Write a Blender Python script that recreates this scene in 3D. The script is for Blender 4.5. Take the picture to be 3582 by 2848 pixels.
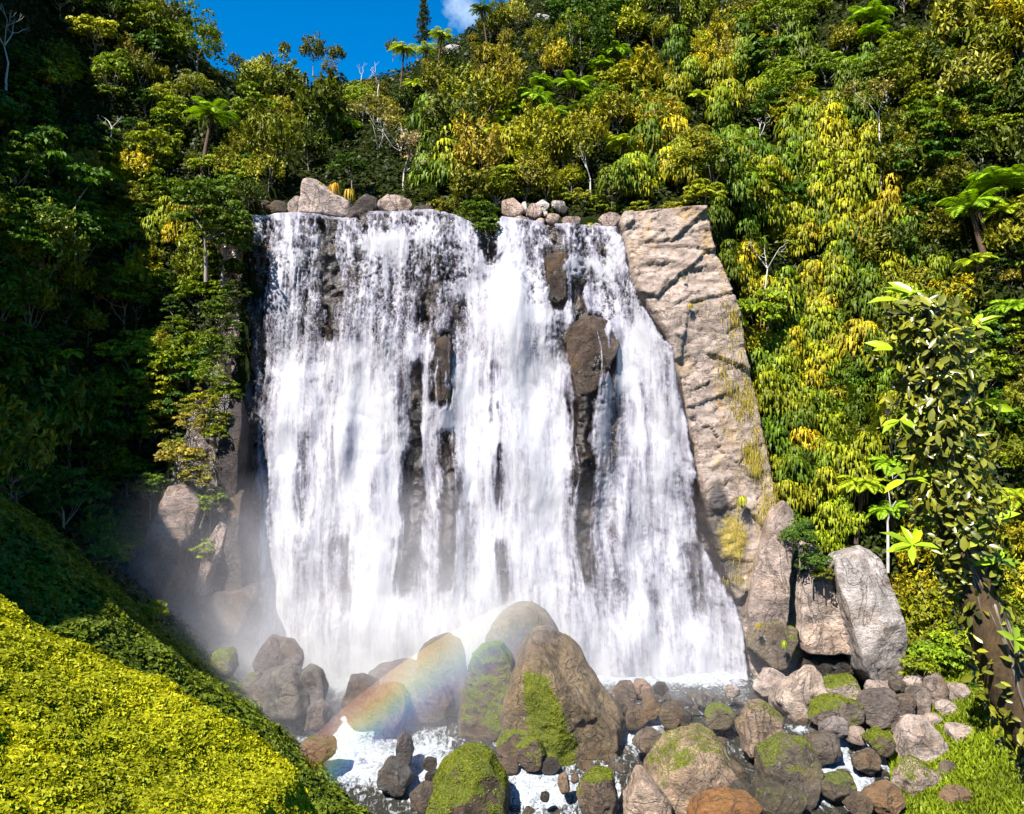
import bpy, bmesh, math, random
import numpy as np
from mathutils import Vector

for o in list(bpy.data.objects):
    bpy.data.objects.remove(o)
S = bpy.context.scene
COL = S.collection
random.seed(7)
RNG = np.random.default_rng(11)

# ------------------------------------------------------------------ camera, sky, sun, exposure
F, HC, CU, CV = 804.0, 18.0, 512.0, 407.0        # focal length in pixels of a 1024 wide frame, eye height, image centre
cam = bpy.data.cameras.new('camera')
cam.sensor_width = 36.0
cam.lens = 36.0 * F / 1024.0
cam.clip_start = 0.1
cam.clip_end = 2000.0
camo = bpy.data.objects.new('camera', cam)
camo.location = (0, 0, HC)
camo.rotation_euler = (math.radians(90), 0, 0)
COL.objects.link(camo)
S.camera = camo

SUN = Vector((-0.34, -0.52, 0.78)).normalized()   # direction towards the sun: behind the viewer, to the left
sl = bpy.data.lights.new('sun', 'SUN')
sl.energy = 5.0
sl.angle = math.radians(0.5)
sl.color = (1.0, 0.95, 0.86)
so = bpy.data.objects.new('sun', sl)
so.rotation_euler = SUN.to_track_quat('Z', 'Y').to_euler()
so.location = (-60, -90, 140)
COL.objects.link(so)

W = bpy.data.worlds.new('World')
S.world = W
W.use_nodes = True
wn = W.node_tree
for n in list(wn.nodes):
    wn.nodes.remove(n)
sky = wn.nodes.new('ShaderNodeTexSky')
sky.sky_type = 'NISHITA'
sky.sun_disc = False
sky.sun_elevation = math.asin(SUN.z)
sky.sun_rotation = math.atan2(SUN.x, SUN.y)
sky.altitude = 300
sky.air_density = 1.0
sky.dust_density = 0.0
sky.ozone_density = 4.0
hs = wn.nodes.new('ShaderNodeHueSaturation')
hs.inputs['Saturation'].default_value = 2.0
hs.inputs['Value'].default_value = 1.45
# one small wisp of cloud low over the ridge
L = wn.links.new
tc = wn.nodes.new('ShaderNodeTexCoord')
nz = wn.nodes.new('ShaderNodeTexNoise')
nz.inputs['Scale'].default_value = 26.0
nz.inputs['Detail'].default_value = 7.0
nz.inputs['Roughness'].default_value = 0.62
vd = wn.nodes.new('ShaderNodeVectorMath'); vd.operation = 'DISTANCE'
cd_ = Vector((-50 / F, 1.0, 398 / F)).normalized()
vd.inputs[1].default_value = cd_
L(tc.outputs['Generated'], vd.inputs[0])
md = wn.nodes.new('ShaderNodeMapRange'); md.interpolation_type = 'SMOOTHSTEP'
md.inputs['From Min'].default_value = 0.0; md.inputs['From Max'].default_value = 0.055
md.inputs['To Min'].default_value = 0.30; md.inputs['To Max'].default_value = -0.35
L(vd.outputs['Value'], md.inputs['Value'])
ad = wn.nodes.new('ShaderNodeMath'); ad.operation = 'ADD'
cr = wn.nodes.new('ShaderNodeValToRGB')
cr.color_ramp.elements[0].position = 0.55
cr.color_ramp.elements[1].position = 0.95
mxc = wn.nodes.new('ShaderNodeMix')
mxc.data_type = 'RGBA'
mxc.inputs[7].default_value = (5.0, 6.6, 8.6, 1)
bg = wn.nodes.new('ShaderNodeBackground')
bg.inputs['Strength'].default_value = 0.05
wo = wn.nodes.new('ShaderNodeOutputWorld')
L(sky.outputs[0], hs.inputs['Color'])
L(tc.outputs['Generated'], nz.inputs['Vector'])
L(nz.outputs[0], ad.inputs[0]); L(md.outputs[0], ad.inputs[1])
L(ad.outputs[0], cr.inputs[0]); L(cr.outputs[0], mxc.inputs[0])
L(hs.outputs[0], mxc.inputs[6]); L(mxc.outputs[2], bg.inputs['Color'])
L(bg.outputs[0], wo.inputs[0])

S.view_settings.view_transform = 'Standard'
S.view_settings.look = 'None'
S.view_settings.exposure = 1.45
S.view_settings.gamma = 1.0
S.render.engine = 'CYCLES'
cy = S.cycles
cy.max_bounces = 6
cy.diffuse_bounces = 1
cy.glossy_bounces = 2
cy.transmission_bounces = 2
cy.transparent_max_bounces = 10
cy.volume_bounces = 1
cy.volume_step_rate = 2.0
cy.volume_max_steps = 96
cy.use_adaptive_sampling = True
cy.adaptive_threshold = 0.02
cy.sample_clamp_indirect = 4.0

# ------------------------------------------------------------------ numeric helpers
M32 = 0xffffffff
def _h(ix, iy, iz, seed):
    n = (ix.astype(np.int64) * 374761393 + iy.astype(np.int64) * 668265263 + iz.astype(np.int64) * 1440662683 + seed * 974634777) & M32
    n = ((n ^ (n >> 13)) * 1274126177) & M32
    n = ((n ^ (n >> 15)) * 2246822519) & M32
    return ((n ^ (n >> 16)) & 0xffff) / 65535.0

def vn3(x, y, z, seed=0):
    x, y, z = np.broadcast_arrays(np.asarray(x, float), np.asarray(y, float), np.asarray(z, float))
    ix, iy, iz = np.floor(x), np.floor(y), np.floor(z)
    fx, fy, fz = x - ix, y - iy, z - iz
    fx, fy, fz = [f * f * (3 - 2 * f) for f in (fx, fy, fz)]
    r = 0
    for a in (0, 1):
        for b in (0, 1):
            for c in (0, 1):
                w = (fx if a else 1 - fx) * (fy if b else 1 - fy) * (fz if c else 1 - fz)
                r = r + w * _h(ix + a, iy + b, iz + c, seed)
    return r

def vn2(x, y, seed=0):
    x, y = np.broadcast_arrays(np.asarray(x, float), np.asarray(y, float))
    ix, iy = np.floor(x), np.floor(y)
    fx, fy = x - ix, y - iy
    fx, fy = fx * fx * (3 - 2 * fx), fy * fy * (3 - 2 * fy)
    z0 = np.zeros_like(ix)
    r = 0
    for a in (0, 1):
        for b in (0, 1):
            w = (fx if a else 1 - fx) * (fy if b else 1 - fy)
            r = r + w * _h(ix + a, iy + b, z0, seed)
    return r

def fbm2(x, y, octv=4, seed=0, gain=0.5):
    r, a, t = 0, 1.0, 0
    for k in range(octv):
        r = r + a * (vn2(np.asarray(x) * 2 ** k + 17.3 * k, np.asarray(y) * 2 ** k - 9.1 * k, seed + k) - 0.5)
        t += a; a *= gain
    return r / t * 2        # about -1..1

def fbm3(p, octv=4, seed=0, gain=0.5):
    r, a, t = 0, 1.0, 0
    for k in range(octv):
        q = p * 2 ** k
        r = r + a * (vn3(q[:, 0] + 5.1 * k, q[:, 1], q[:, 2] - 3.3 * k, seed + k) - 0.5)
        t += a; a *= gain
    return r / t * 2

def sst(a, b, x):
    t = np.clip((np.asarray(x, float) - a) / (b - a), 0, 1)
    return t * t * (3 - 2 * t)

def ip(x, xs, ys):
    return np.interp(x, xs, ys)

def px(u, v, Y):
    return np.array([(u - CU) / F * Y, Y, HC - (v - CV) / F * Y])

def norm(a):
    return a / np.maximum(np.linalg.norm(a, axis=-1, keepdims=True), 1e-9)

def inpoly(u, v, poly):
    u = np.asarray(u, float); v = np.asarray(v, float)
    c = np.zeros(u.shape, bool)
    n = len(poly)
    for i in range(n):
        x1, y1 = poly[i]; x2, y2 = poly[(i + 1) % n]
        if y1 == y2:
            continue
        k = ((y1 > v) != (y2 > v)) & (u < (x2 - x1) * (v - y1) / (y2 - y1) + x1)
        c ^= k
    return c

# ------------------------------------------------------------------ object helpers
def mesh_np(name, V, Fc, mat=None, smooth=False, attrs=None):
    """V (n,3), Fc list of index arrays (m,k) of possibly different k"""
    if isinstance(Fc, np.ndarray):
        Fc = [Fc]
    me = bpy.data.meshes.new(name)
    V = np.asarray(V, np.float32)
    me.vertices.add(len(V))
    me.vertices.foreach_set('co', V.ravel())
    loops = np.concatenate([f.ravel() for f in Fc]).astype(np.int32)
    tot = np.concatenate([np.full(len(f), f.shape[1], np.int32) for f in Fc])
    start = np.concatenate([[0], np.cumsum(tot)[:-1]]).astype(np.int32)
    me.loops.add(len(loops))
    me.loops.foreach_set('vertex_index', loops)
    me.polygons.add(len(tot))
    me.polygons.foreach_set('loop_start', start)
    me.polygons.foreach_set('loop_total', tot)
    if smooth:
        me.polygons.foreach_set('use_smooth', np.ones(len(tot), bool))
    for k, a in (attrs or {}).items():
        at = me.attributes.new(k, 'FLOAT', 'POINT')
        at.data.foreach_set('value', np.asarray(a, np.float32))
    me.update()
    me.validate()
    if mat:
        me.materials.append(mat)
    return me

def tag(o, label=None, cat=None, group=None, kind=None):
    if label: o['label'] = label
    if cat: o['category'] = cat
    if group: o['group'] = group
    if kind: o['kind'] = kind
    return o

def link(name, me, parent=None, loc=None, color=None):
    o = bpy.data.objects.new(name, me)
    COL.objects.link(o)
    if parent: o.parent = parent
    if loc is not None: o.location = loc
    if color is not None: o.color = (*color, 1)
    return o

def grid_faces(nr, nc):
    i = np.arange(nr * nc).reshape(nr, nc)
    return np.stack([i[:-1, :-1], i[:-1, 1:], i[1:, 1:], i[1:, :-1]], -1).reshape(-1, 4)

def leaves(Pc, N, T, Ln, Wd, rnd, droop=0.12):
    """diamond leaves: centre, normal, long axis, length, width"""
    Nn = norm(N); T = norm(T - Nn * (T * Nn).sum(-1, keepdims=True)); Sd = np.cross(Nn, T)
    Ln = np.asarray(Ln)[:, None]; Wd = np.asarray(Wd)[:, None]
    a = Pc - T * Ln * .5
    b = Pc + Sd * Wd * .5 + Nn * Ln * .05
    c = Pc + T * Ln * .5 - Nn * Ln * droop
    d = Pc - Sd * Wd * .5 + Nn * Ln * .05
    n = len(Pc)
    V = np.stack([a, b, c, d], 1).reshape(-1, 3)
    Fc = np.arange(n * 4).reshape(n, 4)
    return V, Fc, np.repeat(rnd, 4)

def tube(pts, rad, seg=7, close=True):
    pts = np.asarray(pts, float); rad = np.asarray(rad, float)
    n = len(pts)
    tg = norm(np.gradient(pts, axis=0))
    ref = np.array([0.0, 1.0, 0.0]) if abs(tg[0][1]) < .9 else np.array([1.0, 0, 0])
    A = norm(np.cross(tg, ref)); B = np.cross(tg, A)
    th = np.linspace(0, 2 * np.pi, seg, endpoint=False)
    V = pts[:, None] + rad[:, None, None] * (np.cos(th)[None, :, None] * A[:, None] + np.sin(th)[None, :, None] * B[:, None])
    V = V.reshape(-1, 3)
    i = np.arange(n * seg).reshape(n, seg)
    Fq = np.stack([i[:-1], np.roll(i, -1, 1)[:-1], np.roll(i, -1, 1)[1:], i[1:]], -1).reshape(-1, 4)
    V = np.vstack([V, pts[-1] + tg[-1] * rad[-1] * .6])
    Ft = np.stack([i[-1], np.roll(i[-1], -1), np.full(seg, n * seg)], -1)
    return V, [Fq, Ft]

def merge(parts):
    """parts: list of (V, faces(list or array), rnd or None)"""
    Vs, byk, R, off = [], {}, [], 0
    for p in parts:
        V, Fc = p[0], p[1]
        if isinstance(Fc, np.ndarray): Fc = [Fc]
        for f in Fc:
            byk.setdefault(f.shape[1], []).append(f + off)
        Vs.append(V); off += len(V)
        R.append(p[2] if len(p) > 2 and p[2] is not None else np.full(len(V), .5))
    return np.vstack(Vs), [np.vstack(v) for v in byk.values()], np.concatenate(R)

# ------------------------------------------------------------------ materials
def newmat(name):
    m = bpy.data.materials.new(name)
    m.use_nodes = True
    nt = m.node_tree
    for n in list(nt.nodes): nt.nodes.remove(n)
    out = nt.nodes.new('ShaderNodeOutputMaterial')
    return m, nt, out

def N_(nt, t, **kw):
    n = nt.nodes.new(t)
    for k, v in kw.items():
        if k in n.inputs: n.inputs[k].default_value = v
        else: setattr(n, k, v)
    return n

def math_(nt, op, a, b=None, c=None, clamp=False):
    n = nt.nodes.new('ShaderNodeMath'); n.operation = op; n.use_clamp = clamp
    for i, s in enumerate((a, b, c)):
        if s is None: continue
        if isinstance(s, (int, float)): n.inputs[i].default_value = s
        else: nt.links.new(s, n.inputs[i])
    return n.outputs[0]

def ramp(nt, fac, stops, interp='LINEAR'):
    n = nt.nodes.new('ShaderNodeValToRGB'); r = n.color_ramp; r.interpolation = interp
    while len(r.elements) > 1: r.elements.remove(r.elements[-1])
    for i, (p, c) in enumerate(stops):
        e = r.elements[0] if i == 0 else r.elements.new(p)
        e.position = p
        e.color = (c, c, c, 1) if isinstance(c, (int, float)) else (*c, 1) if len(c) == 3 else c
    nt.links.new(fac, n.inputs[0])
    return n.outputs[0]

def mix(nt, fac, a, b, mode='MIX'):
    n = nt.nodes.new('ShaderNodeMix'); n.data_type = 'RGBA'; n.blend_type = mode
    for i, s in ((0, fac), (6, a), (7, b)):
        if isinstance(s, (int, float)): n.inputs[i].default_value = s
        elif isinstance(s, tuple): n.inputs[i].default_value = (*s, 1)
        else: nt.links.new(s, n.inputs[i])
    return n.outputs[2]

def noise(nt, scale, detail=4, rough=.55, vec=None, stretch=None, dist=0):
    if vec is None:
        vec = nt.nodes.new('ShaderNodeTexCoord').outputs['Object']
    if stretch:
        mp = nt.nodes.new('ShaderNodeMapping'); mp.inputs['Scale'].default_value = stretch
        nt.links.new(vec, mp.inputs[0]); vec = mp.outputs[0]
    n = nt.nodes.new('ShaderNodeTexNoise')
    n.inputs['Scale'].default_value = scale; n.inputs['Detail'].default_value = detail
    n.inputs['Roughness'].default_value = rough; n.inputs['Distortion'].default_value = dist
    nt.links.new(vec, n.inputs['Vector'])
    return n.outputs[0]

def attr(nt, name):
    n = nt.nodes.new('ShaderNodeAttribute'); n.attribute_name = name
    return n.outputs['Fac']

def worldpos(nt):
    return nt.nodes.new('ShaderNodeNewGeometry').outputs['Position']

def leaf_material(name, lo=.55, hi=1.5, warm=(1.18, 1.14, .5), rough=.5, transl=.20, spec=.18):
    """leaf colour comes from the object's own colour; each leaf differs through its 'rnd' value"""
    m, nt, out = newmat(name)
    oi = nt.nodes.new('ShaderNodeObjectInfo')
    r = attr(nt, 'rnd')
    k = ramp(nt, r, [(0, lo), (1, hi)])
    c1 = mix(nt, 1.0, oi.outputs['Color'], k, 'MULTIPLY')
    c2 = mix(nt, 1.0, c1, warm, 'MULTIPLY')
    f = ramp(nt, r, [(.45, 0.0), (1, 1.0)])
    c = mix(nt, f, c1, c2)
    p = N_(nt, 'ShaderNodeBsdfPrincipled', Roughness=rough)
    p.inputs['Specular IOR Level'].default_value = spec
    nt.links.new(c, p.inputs['Base Color'])
    t = nt.nodes.new('ShaderNodeBsdfTranslucent')
    ct = mix(nt, 1.0, c, (1.3, 1.3, .4), 'MULTIPLY')
    nt.links.new(ct, t.inputs['Color'])
    s = nt.nodes.new('ShaderNodeMixShader'); s.inputs[0].default_value = transl
    nt.links.new(p.outputs[0], s.inputs[1]); nt.links.new(t.outputs[0], s.inputs[2])
    nt.links.new(s.outputs[0], out.inputs[0])
    return m

MAT = {}
MAT['leaf'] = leaf_material('leaf')
MAT['strap'] = leaf_material('strap_leaf', lo=.4, hi=1.6, rough=.5, transl=.25, spec=.2)
MAT['grass'] = leaf_material('grass_blade', lo=.5, hi=1.5, rough=.5, transl=.35)
MAT['moss'] = leaf_material('moss_leaf', lo=.55, hi=1.45, warm=(1.3, 1.1, .6), rough=.6, transl=.3, spec=.2)
MAT['gloss'] = leaf_material('leathery_leaf', lo=.25, hi=1.7, rough=.30, transl=.15, spec=.5)

def bark(name, a, b, scale=3.0):
    m, nt, out = newmat(name)
    n = noise(nt, scale, 6, .65, stretch=(1, 1, .35))
    c = ramp(nt, n, [(.3, a), (.7, b)])
    p = N_(nt, 'ShaderNodeBsdfPrincipled', Roughness=.85)
    nt.links.new(c, p.inputs['Base Color'])
    bp = N_(nt, 'ShaderNodeBump', Strength=.7, Distance=.05)
    nt.links.new(n, bp.inputs['Height']); nt.links.new(bp.outputs[0], p.inputs['Normal'])
    nt.links.new(p.outputs[0], out.inputs[0])
    return m
MAT['bark'] = bark('grey_bark', (.10, .08, .06), (.26, .22, .18))
MAT['palebark'] = bark('pale_bark', (.24, .22, .20), (.50, .47, .44))
MAT['fernbark'] = bark('fibrous_bark', (.03, .018, .01), (.09, .05, .025), 8)
MAT['redbark'] = bark('reddish_bark', (.022, .014, .007), (.12, .070, .028), 8)

def rock_material(name, strata=False, wet=False):
    """rock tinted by the object's colour, with lichen, cracks and (through 'moss') a green film on it"""
    m, nt, out = newmat(name)
    oi = nt.nodes.new('ShaderNodeObjectInfo')
    wp = worldpos(nt)
    n1 = noise(nt, .8, 10, .68, vec=wp)
    n2 = noise(nt, 4.0, 8, .75, vec=wp, stretch=(1, 1, 1.5), dist=.3)
    n3 = noise(nt, .5, 5, .6, vec=wp)
    n5 = noise(nt, 14.0, 5, .75, vec=wp)
    k = ramp(nt, n1, [(.30, .30), (.44, .75), (.56, 1.15), (.72, 1.8)])
    c = mix(nt, 1.0, oi.outputs['Color'], k, 'MULTIPLY')
    k2 = ramp(nt, n2, [(.3, .5), (.48, 1.0), (.7, 1.3)])
    c = mix(nt, 1.0, c, k2, 'MULTIPLY')
    k3 = ramp(nt, n5, [(.32, .6), (.5, 1.0), (.7, 1.25)])
    c = mix(nt, 1.0, c, k3, 'MULTIPLY')
    lich = ramp(nt, noise(nt, 1.7, 9, .75, vec=wp), [(.58, 0.0), (.66, 1.0)])
    lf = math_(nt, 'MULTIPLY', lich, .35)
    c = mix(nt, lf, c, (.40, .36, .34))
    och = ramp(nt, n3, [(.52, 0.0), (.66, 1.0)])
    of = math_(nt, 'MULTIPLY', och, .38)
    c = mix(nt, of, c, (.20, .11, .04))
    crk = ramp(nt, math_(nt, 'ABSOLUTE', math_(nt, 'SUBTRACT', noise(nt, .42, 6, .55, vec=wp, stretch=(1.4, 1, .8), dist=.9), .5)), [(0.0, 1.0), (.010, .6), (.022, 0.0)])
    cf = math_(nt, 'MULTIPLY', crk, .6)
    c = mix(nt, cf, c, (.03, .022, .018))
    ms = attr(nt, 'moss')
    mn = noise(nt, 2.6, 6, .7, vec=wp)
    mf = math_(nt, 'ADD', ms, math_(nt, 'MULTIPLY', math_(nt, 'SUBTRACT', mn, .5), 1.1))
    mf = ramp(nt, mf, [(.42, 0.0), (.62, 1.0)])
    mc = ramp(nt, noise(nt, 9, 4, .7, vec=wp), [(.3, (.045, .06, .006)), (.55, (.13, .16, .012)), (.75, (.24, .22, .02))])
    c = mix(nt, mf, c, mc)
    p = N_(nt, 'ShaderNodeBsdfPrincipled', Roughness=.8)
    nt.links.new(c, p.inputs['Base Color'])
    wa = attr(nt, 'wet')
    rr = ramp(nt, wa, [(0, .8), (1, .22)])
    nt.links.new(rr, p.inputs['Roughness'])
    h = math_(nt, 'ADD', math_(nt, 'MULTIPLY', n1, .7), math_(nt, 'MULTIPLY', n2, .4))
    h = math_(nt, 'ADD', h, math_(nt, 'MULTIPLY', n5, .10))
    h = math_(nt, 'SUBTRACT', h, math_(nt, 'MULTIPLY', crk, .12))
    bp = N_(nt, 'ShaderNodeBump', Strength=1.0, Distance=.8)
    nt.links.new(h, bp.inputs['Height']); nt.links.new(bp.outputs[0], p.inputs['Normal'])
    nt.links.new(p.outputs[0], out.inputs[0])
    return m
MAT['rock'] = rock_material('rock')
# ------------------------------------------------------------------ terrain (one continuous sheet)
def zwater(y):
    return ip(y, [30, 38, 46.5, 48], [-3.4, -2.1, -.2, 0.0])

def H_exact(x, y):
    x = np.asarray(x, float); y = np.asarray(y, float)
    x, y = np.broadcast_arrays(x, y)
    nz_ = fbm2(x * .13, y * .13, 4, 3)
    nzs = fbm2(x * .45, y * .45, 3, 9)
    floor = ip(y, [-30, 25, 30, 38, 46.5, 48, 60], [-7, -5, -4.1, -2.9, -1.2, -1.2, -1.0]) + .25 * nzs
    # left bank below the valley wall
    ft = ip(y, [0, 28, 36, 44, 52, 60], [-1.5, -3.5, -4.6, -11.5, -17.5, -19])
    mid = zwater(y) + .85 * (ft - x) + .45 * nz_ - .3
    # steep valley wall far left, mostly unseen, its height shaped to shade the left
    xw = ip(y, [-60, 0, 20, 28, 35, 40, 47, 52, 60], [-26, -25, -24, -25, -29, -30, -30.5, -29, -28])
    wall = 6 + 4.6 * (xw - x) + 1.8 * nz_
    wall = np.minimum(wall, ip(y, [-40, 0, 18, 28, 36, 48, 60], [30, 42, 40, 31, 27, 29, 34]) + .25 * (xw - x) + 4.5 * np.maximum(0, -37.3 - x))
    wall = np.minimum(wall, 54 + 16 * sst(-43, -46.5, x) * sst(34, 39, y))
    # near bank
    cry = 22 + 1.2 * fbm2(x * .25, x * 0, 3, 21)
    nb = 13 - .622 * (x + 14) - .134 * (y - 22) + .6 * nz_ + .34 * nzs
    nb = nb - 1.5 * np.maximum(0, y - cry) - 1.9 * np.maximum(0, x + 5.9 + .5 * nz_)
    nb = np.where(y < 6, np.minimum(nb, 9 + .3 * (y - 6)), nb)
    # right bank with grass
    rb = zwater(np.minimum(y, 48)) + .34 * (x - ip(y, [30, 38, 45, 52], [14.5, 17, 20.5, 24])) + .3 * nz_
    rb = np.minimum(rb, 6 + .1 * (x - 30))
    r = np.hypot(x - 13.0, y - 13.0)
    rm = 9.5 - .95 * r
    near = np.maximum.reduce([floor, mid, wall, nb, np.where(y < 54, rb, -9), rm])
    # gorge head: spur at the left, cliff of the falls, steep slope at the right
    yb = ip(x, [-90, -40, -30, -27, -24, -20, -19.3, -18.6, 13.2, 15, 17, 20, 27, 33, 42, 55, 90],
            [40, 48, 53.5, 53, 52.5, 53.5, 54.5, 58.4, 58.4, 56.8, 56.2, 55.2, 52.5, 48.5, 43, 34, 20])
    s1 = ip(x, [-60, -22, -19.5, -18.6, 12.5, 14.5, 17, 22, 60], [2.2, 2.3, 4, 40, 40, 14, 5, 3.0, 2.2])
    z1 = ip(x, [-90, -40, -33, -27, -22, -18.6, 13, 16, 25, 60], [58, 55, 52, 46, 37, 31.0, 31.2, 34, 42, 46])
    s2 = ip(x, [-60, -40, -33, -27, -22, -12, -5, 2, 12, 40], [.9, .7, .40, .62, .74, .80, .92, 1.02, 1.1, 1.15])
    d = np.maximum(y - yb + .7 * nz_ * sst(13, 17, np.abs(x + 2)), 0)
    hill = np.where(s1 * d < z1, s1 * d, z1 + s2 * (d - z1 / s1)) + sst(2, 8, d) * 1.3 * nz_ + sst(1, 4, d) * .5 * nzs
    ridge = ip(x, [-120, -60, -42, -36, -32, -27, -22, -17, -12, -6, 0, 12, 40, 120], [68, 68, 64, 56, 49.5, 51, 53, 53, 54.5, 58.5, 64, 80, 100, 110])
    over = np.maximum(hill - ridge, 0)
    hill = np.where(over > 0, ridge + 1.5 * (1 - np.exp(-over / 1.5)), hill) - .8 * np.maximum(0, y - 102)
    hill = np.where(y > yb - .05, hill, -9)
    return np.maximum(near, hill)

# the same height field, tabulated for quick look-ups
_ty = np.arange(-20, 126, .35); _tx = np.arange(-90, 80, .35)
_TX, _TY = np.meshgrid(_tx, _ty)
_TAB = H_exact(_TX, _TY)
def H(x, y):
    x, y = np.broadcast_arrays(np.asarray(x, float), np.asarray(y, float))
    a = np.clip((x + 90) / .35, 0, len(_tx) - 1.001); b = np.clip((y + 20) / .35, 0, len(_ty) - 1.001)
    i = a.astype(int); j = b.astype(int); fa = a - i; fb = b - j
    return (_TAB[j, i] * (1 - fa) + _TAB[j, i + 1] * fa) * (1 - fb) + (_TAB[j + 1, i] * (1 - fa) + _TAB[j + 1, i + 1] * fa) * fb

def axis(lo, a, b, hi, fine, coarse):
    return np.concatenate([np.arange(lo, a, coarse), np.arange(a, b, fine), np.arange(b, hi + .1, coarse)])

gx = axis(-160, -52, 50, 160, .7, 6)
gy = axis(-60, 8, 116, 220, .7, 6)
GX, GY = np.meshgrid(gx, gy)
GZ = np.maximum(H_exact(GX, GY), -40)
m, nt, out = newmat('hillside_soil')
wp = worldpos(nt)
n1 = noise(nt, .8, 6, .65, vec=wp)
c = ramp(nt, n1, [(.3, (.006, .010, .002)), (.5, (.012, .017, .003)), (.7, (.024, .022, .006))])
p = N_(nt, 'ShaderNodeBsdfPrincipled', Roughness=.95)
p.inputs['Specular IOR Level'].default_value = 0.05
nt.links.new(c, p.inputs['Base Color'])
bp = N_(nt, 'ShaderNodeBump', Strength=1.0, Distance=.5)
nt.links.new(n1, bp.inputs['Height']); nt.links.new(bp.outputs[0], p.inputs['Normal'])
nt.links.new(p.outputs[0], out.inputs[0])
MAT['soil'] = m
terrain = link('terrain', mesh_np('terrain', np.stack([GX, GY, GZ], -1).reshape(-1, 3), grid_faces(len(gy), len(gx)), MAT['soil'], True))
tag(terrain, 'steep green gorge hillsides and valley floor around the waterfall', 'hillside', kind='structure')

def march(u, v, y0=11.0, y1=150.0, st=.2):
    """first ground hit along the sight line of (u, v); nan where only sky"""
    u = np.atleast_1d(np.asarray(u, float)); v = np.atleast_1d(np.asarray(v, float))
    Y = np.full(u.shape, np.nan)
    yy = np.arange(y0, y1, st)
    zw = np.where((yy > 33) & (yy < 55), zwater(yy), -99)
    for c in range(0, len(u), 2000):
        k = slice(c, c + 2000)
        X = (u[k, None] - CU) / F * yy; Z = HC - (v[k, None] - CV) / F * yy
        hit = Z < np.maximum(H(X, np.broadcast_to(yy, X.shape)), zw)
        Y[k] = np.where(hit.any(1), yy[hit.argmax(1)], np.nan)
    return Y

def surf(u, v, **kw):
    Y = march(u, v, **kw)[0]
    return px(u, v, Y)

# ------------------------------------------------------------------ cliff of the falls
LEv = [205, 231, 290, 340, 440, 520, 600, 665]
LEu = [619, 621, 633, 664, 690, 702, 730, 748]
REv = [205, 260, 320, 400, 500, 545, 600, 665]
REu = [698, 711, 734, 750, 768, 772, 775, 802]
lipu = [200, 245, 300, 340, 362, 370, 430, 455, 470, 482, 495, 502, 530, 560, 600, 617, 623, 660, 700, 760]
lipv = [216, 217, 216, 220, 221, 214, 214, 219, 225, 234, 228, 219, 222, 226, 228, 230, 214, 212, 211, 211]
def lipz(x):
    u = CU + F * x / 58.4
    return HC - (ip(u, lipu, lipv) - CV) / F * 58.4

def uv_of(x, z):
    Y = 54.6 + 3.6 * np.clip(z / 32, 0, 1)
    return CU + F * x / Y, CV - (z - HC) * F / Y

def gau(u, v, cu, cv, su, sv):
    return np.exp(-((u - cu) / su) ** 2 - ((v - cv) / sv) ** 2)

def _fl(q):
    return _hs(np.floor(q))
def _hs(k):
    return np.modf(np.abs(np.sin(k * 12.9898) * 43758.5453))[0]

def facets(x, z, sx, sz, seed, amp, tilt):
    """broken flat faces: each cell of a jittered lattice is one plane, set back and tipped by chance"""
    a, b = x / sx, z / sz
    ia, ib = np.floor(a), np.floor(b)
    best = np.full(a.shape, 1e9); out_ = np.zeros(a.shape); z0 = np.zeros(a.shape)
    for da in (-1, 0, 1):
        for db in (-1, 0, 1):
            ca, cb = ia + da, ib + db
            fx, fz = a - ca - _h(ca, cb, z0, seed), b - cb - _h(ca, cb, z0, seed + 1)
            d = fx * fx + fz * fz
            v = amp * _h(ca, cb, z0, seed + 2) + tilt * (fx * (_h(ca, cb, z0, seed + 3) - .5) + fz * (_h(ca, cb, z0, seed + 4) - .35)) * 2
            k = d < best
            out_ = np.where(k, v, out_); best = np.where(k, d, best)
    return out_

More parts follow.
